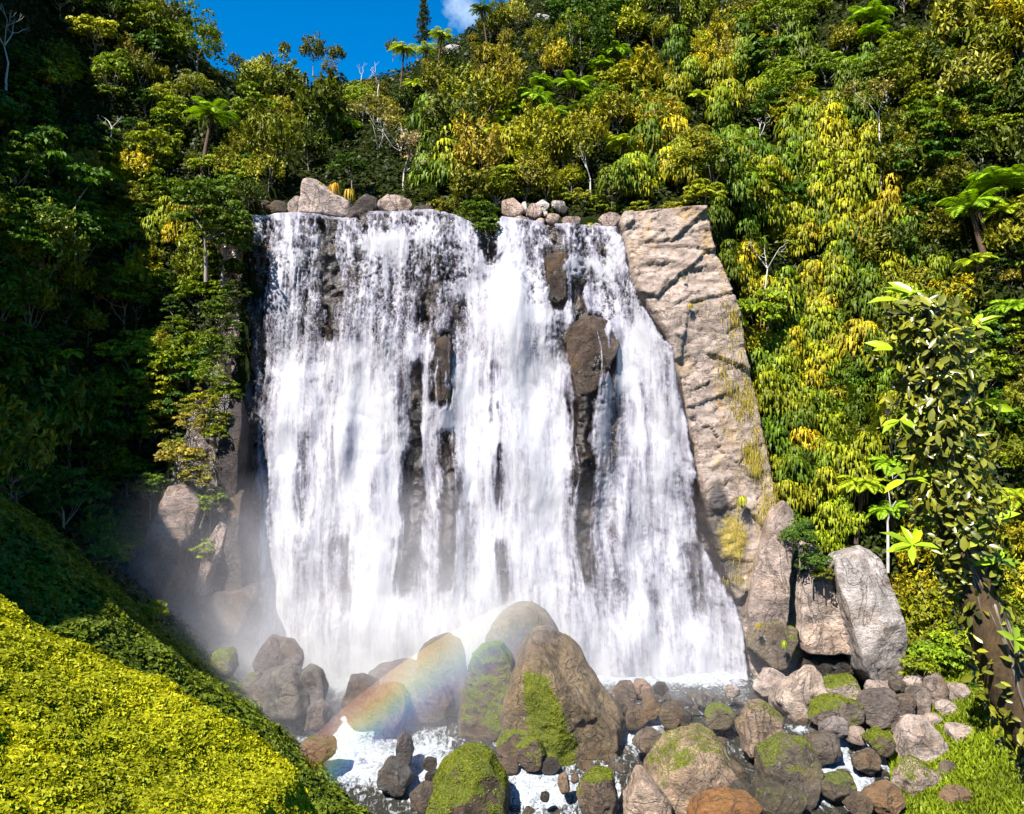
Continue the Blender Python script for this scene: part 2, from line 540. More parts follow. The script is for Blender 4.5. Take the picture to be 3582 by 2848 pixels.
def cliffY(x, z):
    u, v = uv_of(x, z)
    dry = sst(-6, 4, u - ip(v, LEv, LEu))
    # five worn ledges take up the lean of the face
    w1 = fbm2(x * .30, z * .05, 4, 31) * 5.5 + fbm2(x * .9, z * .25, 3, 32) * 1.2
    st = 0
    for k, zl in enumerate((4, 9.5, 15, 20.5, 25.5)):
        st = st + .74 * sst(zl - .9, zl + .9, z + w1 * (1 if k % 2 else -.8))
    Y = 54.6 + st
    rough = facets(x + .4 * fbm2(x, z, 3, 44), z, 1.5, 3.2, 171, .45, .35) + facets(x + .3 * fbm2(x, z, 3, 45), z, .6, .9, 181, .20, .16) - .3 - .7 * fbm2(x * .42, z * .10, 4, 33) - .55 * fbm2(x * 1.3, z * .35, 4, 34) - .22 * np.abs(fbm2(x * 2.2, z * 2.4, 3, 35))
    # dry ledge of layered rock: thick beds, each standing proud of the next
    ww = .5 * fbm2(x * .5, z * .5, 4, 36) + .15 * fbm2(x * 2, z * 2, 3, 46)
    xr, zr = x * .94 + z * .34 + ww, z * .94 - x * .34 + ww * .7
    topb = sst(312, 262, v)
    rockd = facets(xr, zr, 4.6, 2.8, 141, .26, .34) + facets(xr + 3, zr, 1.9, 1.0, 151, .11, .13) + facets(xr, zr, .8, .42, 161, .06, .07)
    zz = z + .06 * x + ww
    for sz_, am in ((1.25, .42), (.5, .16)):
        q = zz / sz_; row = np.floor(q); fr = q - row
        rockd = rockd + .7 * topb * am * (.7 * _hs(row + 3) + .5 * fr + .5 * (1 - sst(0, .12, fr)))
    rockd = rockd - .6 * fbm2(x * .2, z * .15, 3, 37) - .10 * fbm2(x * 1.5, z * 1.5, 4, 38, .6) - .4
    Yd = 54.6 + 3.4 * np.clip(z / 32, 0, 1) - .9 + rockd
    Yw = Y + rough
    Y = Yw * (1 - dry) + Yd * dry
    # boulders bedded in the falls
    Y = Y - 2.3 * gau(u, v, 594, 352, 24, 36) * (1 - dry) - 1.3 * gau(u, v, 580, 420, 12, 60) - 1.0 * gau(u, v, 444, 372, 10, 38) \
        - 1.1 * gau(u, v, 557, 282, 15, 32) - 1.0 * gau(u, v, 520, 310, 30, 30) - .9 * gau(u, v, 505, 400, 30, 70) - 1.2 * gau(u, v, 372, 350, 40, 60) \
        - 1.2 * gau(u, v, 655, 345, 22, 30) - 1.0 * gau(u, v, 452, 520, 10, 60)
    # both ends bend back into the hill
    Y = Y + .26 * np.maximum(0, u - ip(v, REv, REu) - 2 + 3 * fbm2(z * .5, x * 0, 3, 49)) + .11 * np.maximum(0, 244 - u) * sst(470, 280, v)
    return Y, dry, u, v

nx, nzr = 400, 300
xs = np.linspace(-23.5, 22.5, nx)
tz = np.linspace(0, 1, nzr)
X = np.repeat(xs[None], nzr, 0)
Zt = -2.0 + (lipz(X) + 2.0) * tz[:, None]
Y, dry, U, Vv = cliffY(X, Zt)
capY = np.array([.25, .6, 1.2, 2.2, 4.0])
Yc = np.vstack([Y] + [Y[-1:] + c for c in capY])
Zc = np.vstack([Zt] + [Zt[-1:] + min(.12, .1 * c) for c in capY])
Xc = np.vstack([X] + [X[-1:]] * 5)
dryc = np.vstack([dry] + [dry[-1:]] * 5)
Uc, Vc = uv_of(Xc, Zc)
wetc = 1 - dryc
# brown seepage and moss bands down the dry ledge
seep = gau(Uc, Vc, 722, 545, 25, 40) + .8 * gau(Uc, Vc, 712, 500, 12, 30) + .6 * gau(Uc, Vc, 735, 610, 22, 25)
wetc = np.clip(wetc + .8 * seep, 0, 1)
mossc = .25 * dryc * sst(-22, -4, Uc - ip(Vc, REv, REu)) * sst(270, 330, Vc) + .42 * gau(Uc, Vc, 727, 535, 22, 34) + .30 * gau(Uc, Vc, 692, 305, 14, 12) \
    + .38 * gau(Uc, Vc, 760, 640, 30, 20) + .22 * gau(Uc, Vc, 655, 310, 8, 40)
m, nt, out = newmat('cliff_rock')
wp = worldpos(nt)
n1 = noise(nt, .7, 8, .65, vec=wp)
n2 = noise(nt, 3.5, 7, .7, vec=wp)
n4 = noise(nt, .8, 9, .72, vec=wp, stretch=(.6, .6, 1.5), dist=.6)
wcol = ramp(nt, n1, [(.28, (.007, .005, .005)), (.5, (.024, .017, .015)), (.72, (.075, .052, .036))])
dcol = ramp(nt, n4, [(.28, (.09, .065, .05)), (.41, (.20, .15, .122)), (.55, (.29, .225, .19)), (.66, (.36, .285, .245)), (.8, (.46, .39, .35))])
och = ramp(nt, noise(nt, .45, 5, .6, vec=wp, stretch=(1, 1, .4)), [(.54, 0.0), (.66, 1.0)])
dcol = mix(nt, math_(nt, 'MULTIPLY', och, .6), dcol, (.34, .20, .05))
hc_ = ramp(nt, math_(nt, 'ABSOLUTE', math_(nt, 'SUBTRACT', noise(nt, .7, 7, .6, vec=wp, stretch=(.6, .5, 1.1), dist=1.2), .5)), [(0, 1.0), (.007, .8), (.016, 0.0)])
dcol = mix(nt, math_(nt, 'MULTIPLY', hc_, .9), dcol, (.06, .038, .025))
k2 = ramp(nt, n2, [(.3, .55), (.5, 1.0), (.7, 1.25)])
wa = attr(nt, 'wet')
wn_ = math_(nt, 'ADD', wa, math_(nt, 'MULTIPLY', math_(nt, 'SUBTRACT', n1, .5), .5))
c = mix(nt, ramp(nt, wn_, [(.35, 0.0), (.6, 1.0)]), dcol, wcol)
c = mix(nt, 1.0, c, k2, 'MULTIPLY')
ms = attr(nt, 'moss')
mf = math_(nt, 'ADD', ms, math_(nt, 'MULTIPLY', math_(nt, 'SUBTRACT', n2, .5), .6))
mf = ramp(nt, mf, [(.24, 0.0), (.36, 1.0)])
mc = ramp(nt, noise(nt, 6, 4, .7, vec=wp), [(.3, (.10, .07, .006)), (.5, (.24, .17, .012)), (.75, (.38, .30, .03))])
c = mix(nt, mf, c, mc)
p = N_(nt, 'ShaderNodeBsdfPrincipled')
nt.links.new(c, p.inputs['Base Color'])
nt.links.new(ramp(nt, wa, [(0, .85), (1, .24)]), p.inputs['Roughness'])
hh = math_(nt, 'ADD', math_(nt, 'MULTIPLY', n4, .7), math_(nt, 'MULTIPLY', n2, .3))
bp = N_(nt, 'ShaderNodeBump', Strength=.9, Distance=.3)
nt.links.new(hh, bp.inputs['Height']); nt.links.new(bp.outputs[0], p.inputs['Normal'])
nt.links.new(p.outputs[0], out.inputs[0])
MAT['cliff'] = m
cliff = link('cliff', mesh_np('cliff', np.stack([Xc, Yc, Zc], -1).reshape(-1, 3), grid_faces(nzr + 5, nx), MAT['cliff'], True,
             {'wet': wetc.ravel(), 'moss': mossc.ravel()}))
tag(cliff, 'stepped rock cliff behind the falls with a pale layered dry ledge at its right end', 'cliff', kind='structure')

# ------------------------------------------------------------------ the waterfall sheet
wx = np.arange(-19.7, 16.6, .06)
nr = 560
tz = np.linspace(0, 1, nr)
X = np.repeat(wx[None], nr, 0)
lz = lipz(X)
Z = lz * (1 - tz[:, None]) + (-.15) * tz[:, None] + .10 * (1 - tz[:, None])       # rows run downwards from the lip
Yk, dry, U, V = cliffY(X, Z)
Yw = np.empty_like(Yk)
cur = Yk[0] - .1
for i in range(nr):
    lim = Yk[i] - .14
    cur = np.minimum(lim, cur + .006)
    # the sheet hangs together sideways
    cur = np.minimum(lim, .25 * np.roll(cur, 1) + .5 * cur + .25 * np.roll(cur, -1))
    Yw[i] = cur
def box(a, n, ax):
    p = np.concatenate([np.repeat(np.take(a, [0], ax), n, ax), a, np.repeat(np.take(a, [-1], ax), n, ax)], ax)
    c = np.cumsum(p, ax); m_ = a.shape[ax]
    return (np.take(c, np.arange(2 * n, 2 * n + m_), ax) - np.take(c, np.arange(0, m_), ax)) / (2 * n)
Ys = Yw.copy()
for _ in range(2):
    Ys = box(box(Ys, 7, 1), 16, 0)
Yw = Ys - .30 * sst(0, 40, np.arange(nr))[:, None]
fall = np.clip(box(box(Yk, 10, 1), 20, 0) - Yw, 0, 3)

# flow: long streaks carried down, warped sideways a little, finer grain on top
wr = .5 * fbm2(X * .35, Z * .12, 3, 51) + .18 * fbm2(X * 1.1, Z * .5, 2, 52)
xs_ = X + wr - .012 * np.maximum(0, X - 2) * (31 - Z)
s1_ = fbm2(xs_ * .55, Z * .045, 3, 53)
s2_ = fbm2(xs_ * 1.9, Z * .16, 3, 54)
s3_ = fbm2(xs_ * 5.5, Z * .55, 3, 55)
g1_ = fbm2(xs_ * 2.6, Z * 1.7, 4, 56, .62)
g2_ = fbm2(xs_ * 7.0, Z * 4.0, 2, 57)
dens = .52 + .36 * s1_ + .40 * s2_ + .24 * s3_
topv = sst(345, 240, V)
dens += (.50 * g1_ + .30 * g2_) * (.40 + .75 * topv)
dens += .22 * sst(330, 480, V) + .25 * sst(560, 660, V)
# heavier tongues of water
for cu, cv, su, sv, a in ((505, 270, 26, 50, .5), (395, 245, 45, 12, .5), (480, 420, 25, 90, .35), (530, 380, 35, 90, .45), (360, 420, 55, 70, .45), (640, 350, 26, 34, .5),
                          (655, 450, 30, 80, .35), (310, 470, 30, 90, .3), (405, 262, 26, 20, .3), (545, 470, 22, 90, .5), (380, 540, 25, 80, .3), (610, 260, 14, 22, .25),
                          (520, 318, 40, 18, .4), (618, 640, 55, 40, .3), (520, 317, 45, 6, .5), (642, 332, 26, 9, .5), (430, 348, 18, 9, .5), (463, 290, 22, 7, .4), (575, 264, 34, 5, .4), (405, 240, 46, 5, .5), (352, 352, 26, 8, .45), (300, 372, 30, 7, .4), (540, 372, 30, 8, .3), (470, 398, 20, 7, .35), (352, 360, 14, 50, .3), (420, 350, 16, 22, .5), (622, 375, 12, 18, .4), (700, 640, 30, 30, .1)):
    dens += a * gau(U, V, cu, cv, su, sv)
# bare rock and thin veils
def gap(pts, amt, soft=.85, hard=1.0):
    vv = [p[0] for p in pts]; uu = [p[1] for p in pts]; ww = [p[2] for p in pts]
    cu = ip(V, vv, uu) + 4.5 * fbm2(X * 1.3, Z * .7, 4, 71); w = ip(V, vv, ww) * (1 + .6 * fbm2(X * 2, Z * .7, 4, 72))
    inside = sst(1 + soft, 1 - soft, np.abs(U - cu) / np.maximum(w, .1))
    ends = sst(vv[0] - 7, vv[0] + 5, V) * sst(vv[-1] + 12, vv[-1] - 8, V)
    return amt * inside * ends
GAPS = [
    ([(222, 329, 7), (280, 333, 7), (338, 336, 6)], .75), ([(236, 428, 20), (275, 432, 18), (318, 434, 11)], .38),
    ([(335, 445, 7), (404, 443, 7)], 1.25), ([(300, 428, 6), (335, 425, 7), (400, 432, 4)], .5),
    ([(365, 419, 4), (430, 417, 5), (500, 410, 10), (590, 408, 13)], .95), ([(430, 448, 7), (500, 451, 10), (585, 452, 8)], .85),
    ([(363, 496, 4), (425, 495, 5)], .8), ([(445, 497, 5), (505, 499, 6)], .7), ([(252, 557, 10), (308, 560, 8)], 1.25),
    ([(280, 576, 5), (312, 577, 5)], 1.2), ([(317, 590, 14), (345, 590, 20), (372, 588, 14), (400, 580, 9), (470, 581, 8), (575, 584, 7)], 1.15),
    ([(540, 500, 8), (600, 503, 6)], .6), ([(535, 344, 9), (600, 350, 6)], .5), ([(420, 312, 6), (520, 300, 8)], .35), ([(300, 462, 4), (330, 458, 8)], .5),
    ([(213, 366, 5), (236, 367, 4)], .9), ([(214, 385, 3), (236, 386, 2)], .6), ([(226, 487, 8), (262, 492, 5)], 1.3), ([(238, 262, 7), (290, 258, 10)], .5),
    ([(216, 548, 4), (245, 560, 5)], .6), ([(350, 610, 6), (380, 606, 5)], .6), ([(395, 618, 8), (470, 616, 6)], .35), ([(540, 690, 8), (610, 697, 8)], .4),
    ([(590, 652, 5), (640, 655, 4)], .35), ([(240, 600, 4), (262, 602, 5)], .6), ([(300, 640, 6), (325, 640, 6)], .3), ([(480, 372, 5), (560, 366, 7)], .3),
    ([(500, 470, 4), (600, 472, 6)], .35), ([(270, 300, 12), (345, 296, 16)], .25), ([(345, 250, 3), (520, 262, 4)], .35)]
GT = 0
for pts, a in GAPS:
    GT = GT + gap(pts, a)
thin = sst(.18, .5, fbm2(xs_ * 3.2, Z * .10, 3, 75)) + .6 * sst(.2, .5, fbm2(xs_ * 7.5, Z * .16, 3, 76))
dens = dens - 1.12 * GT + np.minimum(GT, 1) * .72 * thin
dens += .55 * gau(U, V, 600, 330, 16, 8) + .8 * gau(U, V, 606, 356, 2.5, 26) + .5 * gau(U, V, 616, 350, 3, 30)       # rivulets over the bedded boulder
# edges
redge = ip(V, [205, 231, 290, 335, 350, 420, 480, 540, 590, 640, 680], [617, 619, 632, 655, 668, 684, 690, 700, 726, 740, 748])
ledge = ip(V, [205, 240, 330, 400, 470, 540, 600, 680], [246, 245, 243, 244, 250, 258, 262, 255])
rag = 5 * fbm2(X * 1.4, Z * .6, 4, 61)
dens -= 1.6 * sst(-7, 5, U - redge + rag) + 1.4 * sst(7, -5, U - ledge + rag)
dens -= .30 * sst(310, 250, U) * sst(230, 330, V) * (1 - .7 * sst(440, 600, V))
# relief of the falling water
lump = .55 * fbm2(xs_ * .6, Z * .10, 3, 62) + .30 * fbm2(xs_ * 1.8, Z * .35, 3, 63) + .10 * fbm2(xs_ * 4, Z * 1.2, 3, 64)
bil = np.abs(fbm2(xs_ * .45, Z * .30, 3, 65)) * sst(260, 420, V)
Yw = Yw - (.20 + np.minimum(fall, 1) * .3) * np.clip(dens + .4, .3, 1.1) * (1 + .6 * lump) - .25 * bil
dens = np.clip(dens, -.6, 1.6)
grain = .30 + .70 * sst(420, 300, V + 40 * fbm2(X * .3, Z * .2, 3, 66)) + .2 * fbm2(X * .5, Z * .3, 3, 67)
# the stream running up to the lip
nb_ = 8
bk = np.linspace(3.4, .15, nb_)[:, None]
Xb = np.repeat(wx[None], nb_, 0)
Yb = Yk[0][None] - .05 + bk
Zb = np.repeat(Z[0][None], nb_, 0) + .05
Xa, Ya, Za = np.vstack([Xb, X]), np.vstack([Yb, Yw]), np.vstack([Zb, Z])
da = np.vstack([np.repeat(np.clip(dens[:1] + .1, -.6, 1.2), nb_, 0), dens])
fc = grid_faces(nr + nb_, len(wx))
keep = da.ravel()[fc].max(1) > .08
fc = fc[keep]
used = np.unique(fc)
remap = -np.ones(da.size, int); remap[used] = np.arange(len(used))
Vw = np.stack([Xa, Ya, Za], -1).reshape(-1, 3)[used]
m, nt, out = newmat('falling_water')
wp = worldpos(nt)
d_ = attr(nt, 'flow')
gr = attr(nt, 'grain')
fn = noise(nt, 2.0, 6, .72, vec=wp, stretch=(1.7, 1.0, .50), dist=.5)
fg = noise(nt, 6.5, 5, .75, vec=wp, stretch=(1.25, 1.0, .75), dist=.3)
gd = math_(nt, 'MULTIPLY', gr, math_(nt, 'ADD', math_(nt, 'MULTIPLY', d_, 1.6), .55, clamp=True))
al = math_(nt, 'ADD', d_, math_(nt, 'MULTIPLY', math_(nt, 'SUBTRACT', fn, .5), math_(nt, 'MULTIPLY', gd, 1.7)))
al = math_(nt, 'ADD', al, math_(nt, 'MULTIPLY', math_(nt, 'SUBTRACT', fg, .5), math_(nt, 'MULTIPLY', gd, 2.3)))
al = ramp(nt, al, [(.08, 0.0), (.36, .45), (.62, .80), (.95, .97), (1.2, 1.0)])
# thin water is grey, water full of air is white: streaks run down, billows drift over them
st1 = noise(nt, 1.5, 5, .65, vec=wp, stretch=(2.2, 1.0, .16), dist=.4)
st2 = noise(nt, 4.5, 5, .7, vec=wp, stretch=(2.0, 1.0, .22), dist=.3)
bl = noise(nt, .55, 6, .62, vec=wp, stretch=(1.0, 1.0, .7), dist=1.0)
tone = math_(nt, 'ADD', math_(nt, 'MULTIPLY', st1, .42), math_(nt, 'MULTIPLY', st2, .30))
tone = math_(nt, 'ADD', tone, math_(nt, 'MULTIPLY', bl, .42))
tone = math_(nt, 'ADD', tone, math_(nt, 'MULTIPLY', fg, .16))
tone = math_(nt, 'ADD', tone, math_(nt, 'MULTIPLY', math_(nt, 'SUBTRACT', d_, .75), .20))
wc = ramp(nt, tone, [(.45, (.14, .125, .175)), (.54, (.28, .265, .335)), (.62, (.46, .445, .52)), (.74, (.66, .65, .705))])
df = N_(nt, 'ShaderNodeBsdfDiffuse')
tr = N_(nt, 'ShaderNodeBsdfTranslucent')
gl = N_(nt, 'ShaderNodeBsdfGlossy', Color=(.8, .8, .8, 1), Roughness=.6)
nt.links.new(wc, df.inputs['Color']); nt.links.new(wc, tr.inputs['Color'])
s1 = nt.nodes.new('ShaderNodeMixShader'); s1.inputs[0].default_value = .45
nt.links.new(df.outputs[0], s1.inputs[1]); nt.links.new(tr.outputs[0], s1.inputs[2])
s2 = nt.nodes.new('ShaderNodeMixShader'); s2.inputs[0].default_value = .01
nt.links.new(s1.outputs[0], s2.inputs[1]); nt.links.new(gl.outputs[0], s2.inputs[2])
tp = nt.nodes.new('ShaderNodeBsdfTransparent')
s3 = nt.nodes.new('ShaderNodeMixShader')
nt.links.new(al, s3.inputs[0]); nt.links.new(tp.outputs[0], s3.inputs[1]); nt.links.new(s2.outputs[0], s3.inputs[2])
nt.links.new(s3.outputs[0], out.inputs[0])
MAT['fallwater'] = m
wf = link('waterfall', mesh_np('waterfall', Vw, remap[fc], MAT['fallwater'], True, {'flow': da.ravel()[used], 'grain': np.vstack([np.repeat(grain[:1], nb_, 0), grain]).ravel()[used]}))
tag(wf, 'broad white waterfall spilling in many strands down the dark stepped cliff', 'waterfall', kind='structure')

# ------------------------------------------------------------------ pool and stream
m, nt, out = newmat('stream_water')
wp = worldpos(nt)
fo = attr(nt, 'foam')
fn = noise(nt, 2.0, 7, .75, vec=wp, stretch=(1.25, .6, 1), dist=1.4)
f2 = noise(nt, 8.0, 4, .7, vec=wp)
a = math_(nt, 'ADD', fo, math_(nt, 'MULTIPLY', math_(nt, 'SUBTRACT', fn, .5), 2.2))
a = math_(nt, 'ADD', a, math_(nt, 'MULTIPLY', math_(nt, 'SUBTRACT', f2, .5), .4))
a = ramp(nt, a, [(.38, 0.0), (.52, .55), (.7, 1.0)])
wb = N_(nt, 'ShaderNodeBsdfPrincipled', Roughness=.12)
wb.inputs['Base Color'].default_value = (.026, .025, .018, 1)
bp = N_(nt, 'ShaderNodeBump', Strength=.9, Distance=.30)
nt.links.new(fn, bp.inputs['Height']); nt.links.new(bp.outputs[0], wb.inputs['Normal'])
fb = N_(nt, 'ShaderNodeBsdfDiffuse')
fcol = ramp(nt, math_(nt, 'ADD', math_(nt, 'MULTIPLY', noise(nt, 3.5, 6, .75, vec=wp, stretch=(1, .8, 1), dist=.8), .75), math_(nt, 'MULTIPLY', f2, .25)), [(.36, (.10, .12, .14)), (.46, (.30, .33, .37)), (.56, (.50, .52, .56)), (.7, (.62, .64, .67))])
nt.links.new(fcol, fb.inputs['Color'])
b2 = N_(nt, 'ShaderNodeBump', Strength=.8, Distance=.3)
nt.links.new(math_(nt, 'ADD', fn, math_(nt, 'MULTIPLY', f2, .4)), b2.inputs['Height']); nt.links.new(b2.outputs[0], fb.inputs['Normal'])
sx = nt.nodes.new('ShaderNodeMixShader')
nt.links.new(a, sx.inputs[0]); nt.links.new(wb.outputs[0], sx.inputs[1]); nt.links.new(fb.outputs[0], sx.inputs[2])
nt.links.new(sx.outputs[0], out.inputs[0])
MAT['water'] = m

qx, qy = np.arange(-20, 22, .22), np.arange(47.0, 58, .2)
QX, QY = np.meshgrid(qx, qy)
base_y = 54.4 - .3 * fbm2(QX * .5, QY * 0, 3, 81)
foam = 1.1 * sst(3.2, .2, base_y - QY) * sst(-19, -17, QX) * sst(16.0, 13.5, QX) + .30 + .8 * sst(-4, -9, QX) * sst(5, 1, base_y - QY)
QZ = .05 * fbm2(QX * .8, QY * 1.2, 3, 82) + .25 * sst(1.6, .2, base_y - QY) * (1 + fbm2(QX * .9, QY, 2, 83))
pool = link('pool', mesh_np('pool', np.stack([QX, QY, QZ], -1).reshape(-1, 3), grid_faces(len(qy), len(qx)), MAT['water'], True, {'foam': foam.ravel()}))
tag(pool, 'grey-green plunge pool with a white foam line along the foot of the falls', 'pool', kind='structure')

qx, qy = np.arange(-16, 26, .14), np.arange(31, 47.2, .14)
QX, QY = np.meshgrid(qx, qy)
QZ = zwater(QY) + .10 * fbm2(QX * .5, QY * .6, 3, 84)
uu = CU + F * QX / QY; vv = CV - (QZ - HC) * F / QY
foam = np.full(QX.shape, .25) + .30 * gau(uu, vv, 410, 745, 60, 40)
for cu, cv, su, sv, a_ in ((335, 740, 26, 24, .8), (360, 768, 40, 16, .6), (330, 705, 12, 40, .8), (415, 775, 26, 22, .7), (432, 765, 12, 16, .5), (540, 790, 42, 24, .7), (580, 760, 36, 6, .5), (600, 805, 16, 14, .5),
                           (635, 733, 16, 14, .9), (655, 722, 14, 8, .6), (640, 700, 5, 12, .5), (690, 690, 6, 8, .6), (770, 752, 7, 16, .9), (838, 756, 10, 16, 1.0), (850, 768, 16, 6, .9), (826, 770, 16, 5, .9), (893, 757, 9, 16, 1.0),
                           (872, 758, 8, 14, .9), (860, 788, 10, 11, 1.0), (765, 805, 6, 14, .8), (818, 800, 14, 6, .6), (800, 730, 10, 4, .5), (612, 800, 8, 22, .7), (735, 712, 8, 5, .5), (500, 770, 20, 8, .4), (620, 640, 1, 1, 0)):
    foam += a_ * gau(uu, vv, cu, cv, su, sv)
foam = np.minimum(foam, .85)
QZ += .28 * np.clip(foam - .2, 0, 1) * (fbm2(QX * 1.3, QY * 1.3, 4, 85) + .3)
stream = link('stream', mesh_np('stream', np.stack([QX, QY, QZ], -1).reshape(-1, 3), grid_faces(len(qy), len(qx)), MAT['water'], True, {'foam': foam.ravel()}))
tag(stream, 'shallow dark stream breaking white between the boulders', 'stream', kind='structure')
# ------------------------------------------------------------------ boulders
_ico = {}
def ico(sub):
    if sub not in _ico:
        bm = bmesh.new(); bmesh.ops.create_icosphere(bm, subdivisions=sub, radius=1.0)
        V = np.array([v.co[:] for v in bm.verts]); Fc = np.array([[v.index for v in f.verts] for f in bm.faces]); bm.free()
        _ico[sub] = (V, Fc)
    return _ico[sub]

def rock_shape(outline, depth, sub=4, k=14, rough=.10, seed=0, tilt=.25, bev=(.70, .95)):
    """solid rock whose front outline (x, z in metres round its centre) is given; rounded planes, then weathering"""
    r = np.random.default_rng(seed)
    V0, Fc = ico(sub)
    o = np.asarray(outline, float)
    ext = np.array([np.abs(o[:, 0]).max(), depth / 2, np.abs(o[:, 1]).max()])
    D = norm(V0 * ext)
    pl = []
    area = sum(o[i - 1, 0] * o[i, 1] - o[i, 0] * o[i - 1, 1] for i in range(len(o)))
    for i in range(len(o)):
        a, b = o[i - 1], o[i]
        n = np.array([b[1] - a[1], -(b[0] - a[0])])
        if area < 0: n = -n
        if np.hypot(*n) < 1e-6: continue
        n = n / np.hypot(*n)
        d = max(n @ a, .05 * ext.max())
        pl.append((norm(np.array([n[0], r.uniform(-tilt, tilt * .6), n[1]])), d))
    for sgn in (-1, 1):
        for j in range(3):
            n = norm(np.array([r.uniform(-.55, .55), sgn, r.uniform(-.25, .6)]))
            pl.append((n, depth / 2 * r.uniform(.8, 1.05)))
    for j in range(24):
        n = norm(r.normal(0, 1, 3) * np.array([1, 1, .9]))
        pl.append((n, float((o[:, 0] * n[0] + o[:, 1] * n[2]).max() + abs(n[1]) * depth * .36) * r.uniform(*bev)))
    k = k * 4.0
    s = np.full(len(D), -1e3)
    for n, d in pl:
        s = np.logaddexp(s, k * np.log(np.maximum((D @ n) / d, 1e-6)))
    R = np.exp(-s / k)
    V = D * R[:, None]
    size = ext.min()
    w = fbm3(V / size * .8 + seed * 3.7, 5, seed % 97, .58) * rough * size * .9 + fbm3(V / size * 3.1 + seed, 4, seed % 89 + 5, .6) * rough * .5 * size
    w -= np.abs(fbm3(V / size * 1.3 * np.array([1, 1, 1.7]) - seed, 4, seed % 71 + 9)) * rough * .8 * size
    V = V + norm(V) * w[:, None]
    return V, Fc

def vert_normals(V, Fc):
    a, b, c = V[Fc[:, 0]], V[Fc[:, 1]], V[Fc[:, 2]]
    fn = np.cross(b - a, c - a)
    N = np.zeros_like(V)
    for i in range(3): np.add.at(N, Fc[:, i], fn)
    return norm(N)

def moss_coat(V, Fc, mask, n, size, seed, light=None):
    """small moss leaves set on the faces where the mask is high"""
    r = np.random.default_rng(seed)
    a, b, c = V[Fc[:, 0]], V[Fc[:, 1]], V[Fc[:, 2]]
    fn = np.cross(b - a, c - a); ar = np.linalg.norm(fn, axis=1) / 2
    w = ar * mask[Fc].mean(1)
    if w.sum() <= 0: return None
    f = r.choice(len(Fc), n, p=w / w.sum())
    u, v = r.random(n), r.random(n)
    fl = u + v > 1; u[fl], v[fl] = 1 - u[fl], 1 - v[fl]
    Pn = a[f] + (b - a)[f] * u[:, None] + (c - a)[f] * v[:, None]
    Nn = norm(fn[f])
    Nj = norm(Nn + r.normal(0, .45, (n, 3)) + np.array([0, 0, .25]))
    T = norm(np.cross(Nj, r.normal(0, 1, (n, 3))) + np.array([0, 0, -.4]))
    ln = size * r.uniform(.7, 1.5, n)
    rn = np.clip(.5 + .3 * fbm3(Pn * 1.1, 3, seed) + r.normal(0, .18, n), 0, 1)
    bump = fbm3(Pn * (1.2 / max(size * 6, .3)), 2, seed + 3)[:, None] * size * .9
    return leaves(Pn + Nn * (size * .25 + bump.clip(-.2 * size, None)), Nj, T, ln, ln * .75, rn)

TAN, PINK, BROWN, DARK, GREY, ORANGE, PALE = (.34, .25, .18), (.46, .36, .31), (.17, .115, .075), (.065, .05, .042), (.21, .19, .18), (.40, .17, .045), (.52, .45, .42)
ROCKS = []
def boulder(u, v, w, h, Y, color, label, group=None, moss=0.0, poly=None, depth=None, k=14, rough=.16, mossy_leaves=0, mossmask=None, wet=0.0, name='boulder', cat='boulder', sub=None, sink=0.0, seed=None, tilt=.25, msize=.07, mcol=(.125, .15, .011)):
    seed = seed or (int(u * 7 + v * 13) % 9973 + 1)
    r = np.random.default_rng(seed)
    if Y is None:
        yb_ = march([u], [min(v + h * .40, 900)])[0]
        Y = yb_ + (w + h) / 4 / F * yb_ * .55
    sc = Y / F
    if poly is None:
        n = r.integers(7, 10)
        th = np.sort((np.arange(n) + r.uniform(-.3, .3, n)) / n * 2 * np.pi)
        rad = r.uniform(.86, 1.12, n)
        o = np.stack([np.cos(th) * rad * w / 2, np.sin(th) * rad * h / 2], 1) * sc
    else:
        o = np.array([((a - u) * sc, -(b - v) * sc) for a, b in poly])
    dp = depth or (w + h) / 2 * sc * r.uniform(.8, 1.0)
    sb = sub or (6 if max(w, h) > 90 else 5 if max(w, h) > 30 else 4 if max(w, h) > 15 else 3)
    V, Fc = rock_shape(o, dp, sb, k, rough, seed, tilt, (.70, .95) if poly is None else (.90, 1.02))
    c0 = px(u, v, Y) + np.array([0, 0, -sink])
    N = vert_normals(V, Fc)
    nzv = fbm3(V * .9 + c0, 4, seed + 2)
    mm = np.zeros(len(V))
    if moss > 0:
        mm = np.clip(moss * (sst(-.1, .85, N[:, 2]) + .2) + .75 * nzv * moss, 0, 1)
    if mossmask is not None:
        U_ = CU + F * (V[:, 0] + c0[0]) / Y; V_ = CV - (V[:, 2] + c0[2] - HC) * F / Y
        mm = np.clip(mossmask(U_, V_, N, nzv), 0, 1)
    me = mesh_np(name, V, Fc, MAT['rock'], True, {'moss': mm * .75, 'wet': np.full(len(V), wet)})
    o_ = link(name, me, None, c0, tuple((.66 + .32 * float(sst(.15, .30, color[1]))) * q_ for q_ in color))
    tag(o_, label, cat, group)
    if mossy_leaves:
        q = moss_coat(V, Fc, np.clip(mm - .25, 0, 1) ** 1.6, mossy_leaves, msize, seed)
        if q: link('moss', mesh_np('moss', q[0], q[1], MAT['moss'], False, {'rnd': q[2]}), o_, None, mcol)
    ROCKS.append((u, v, w, h))
    return o_

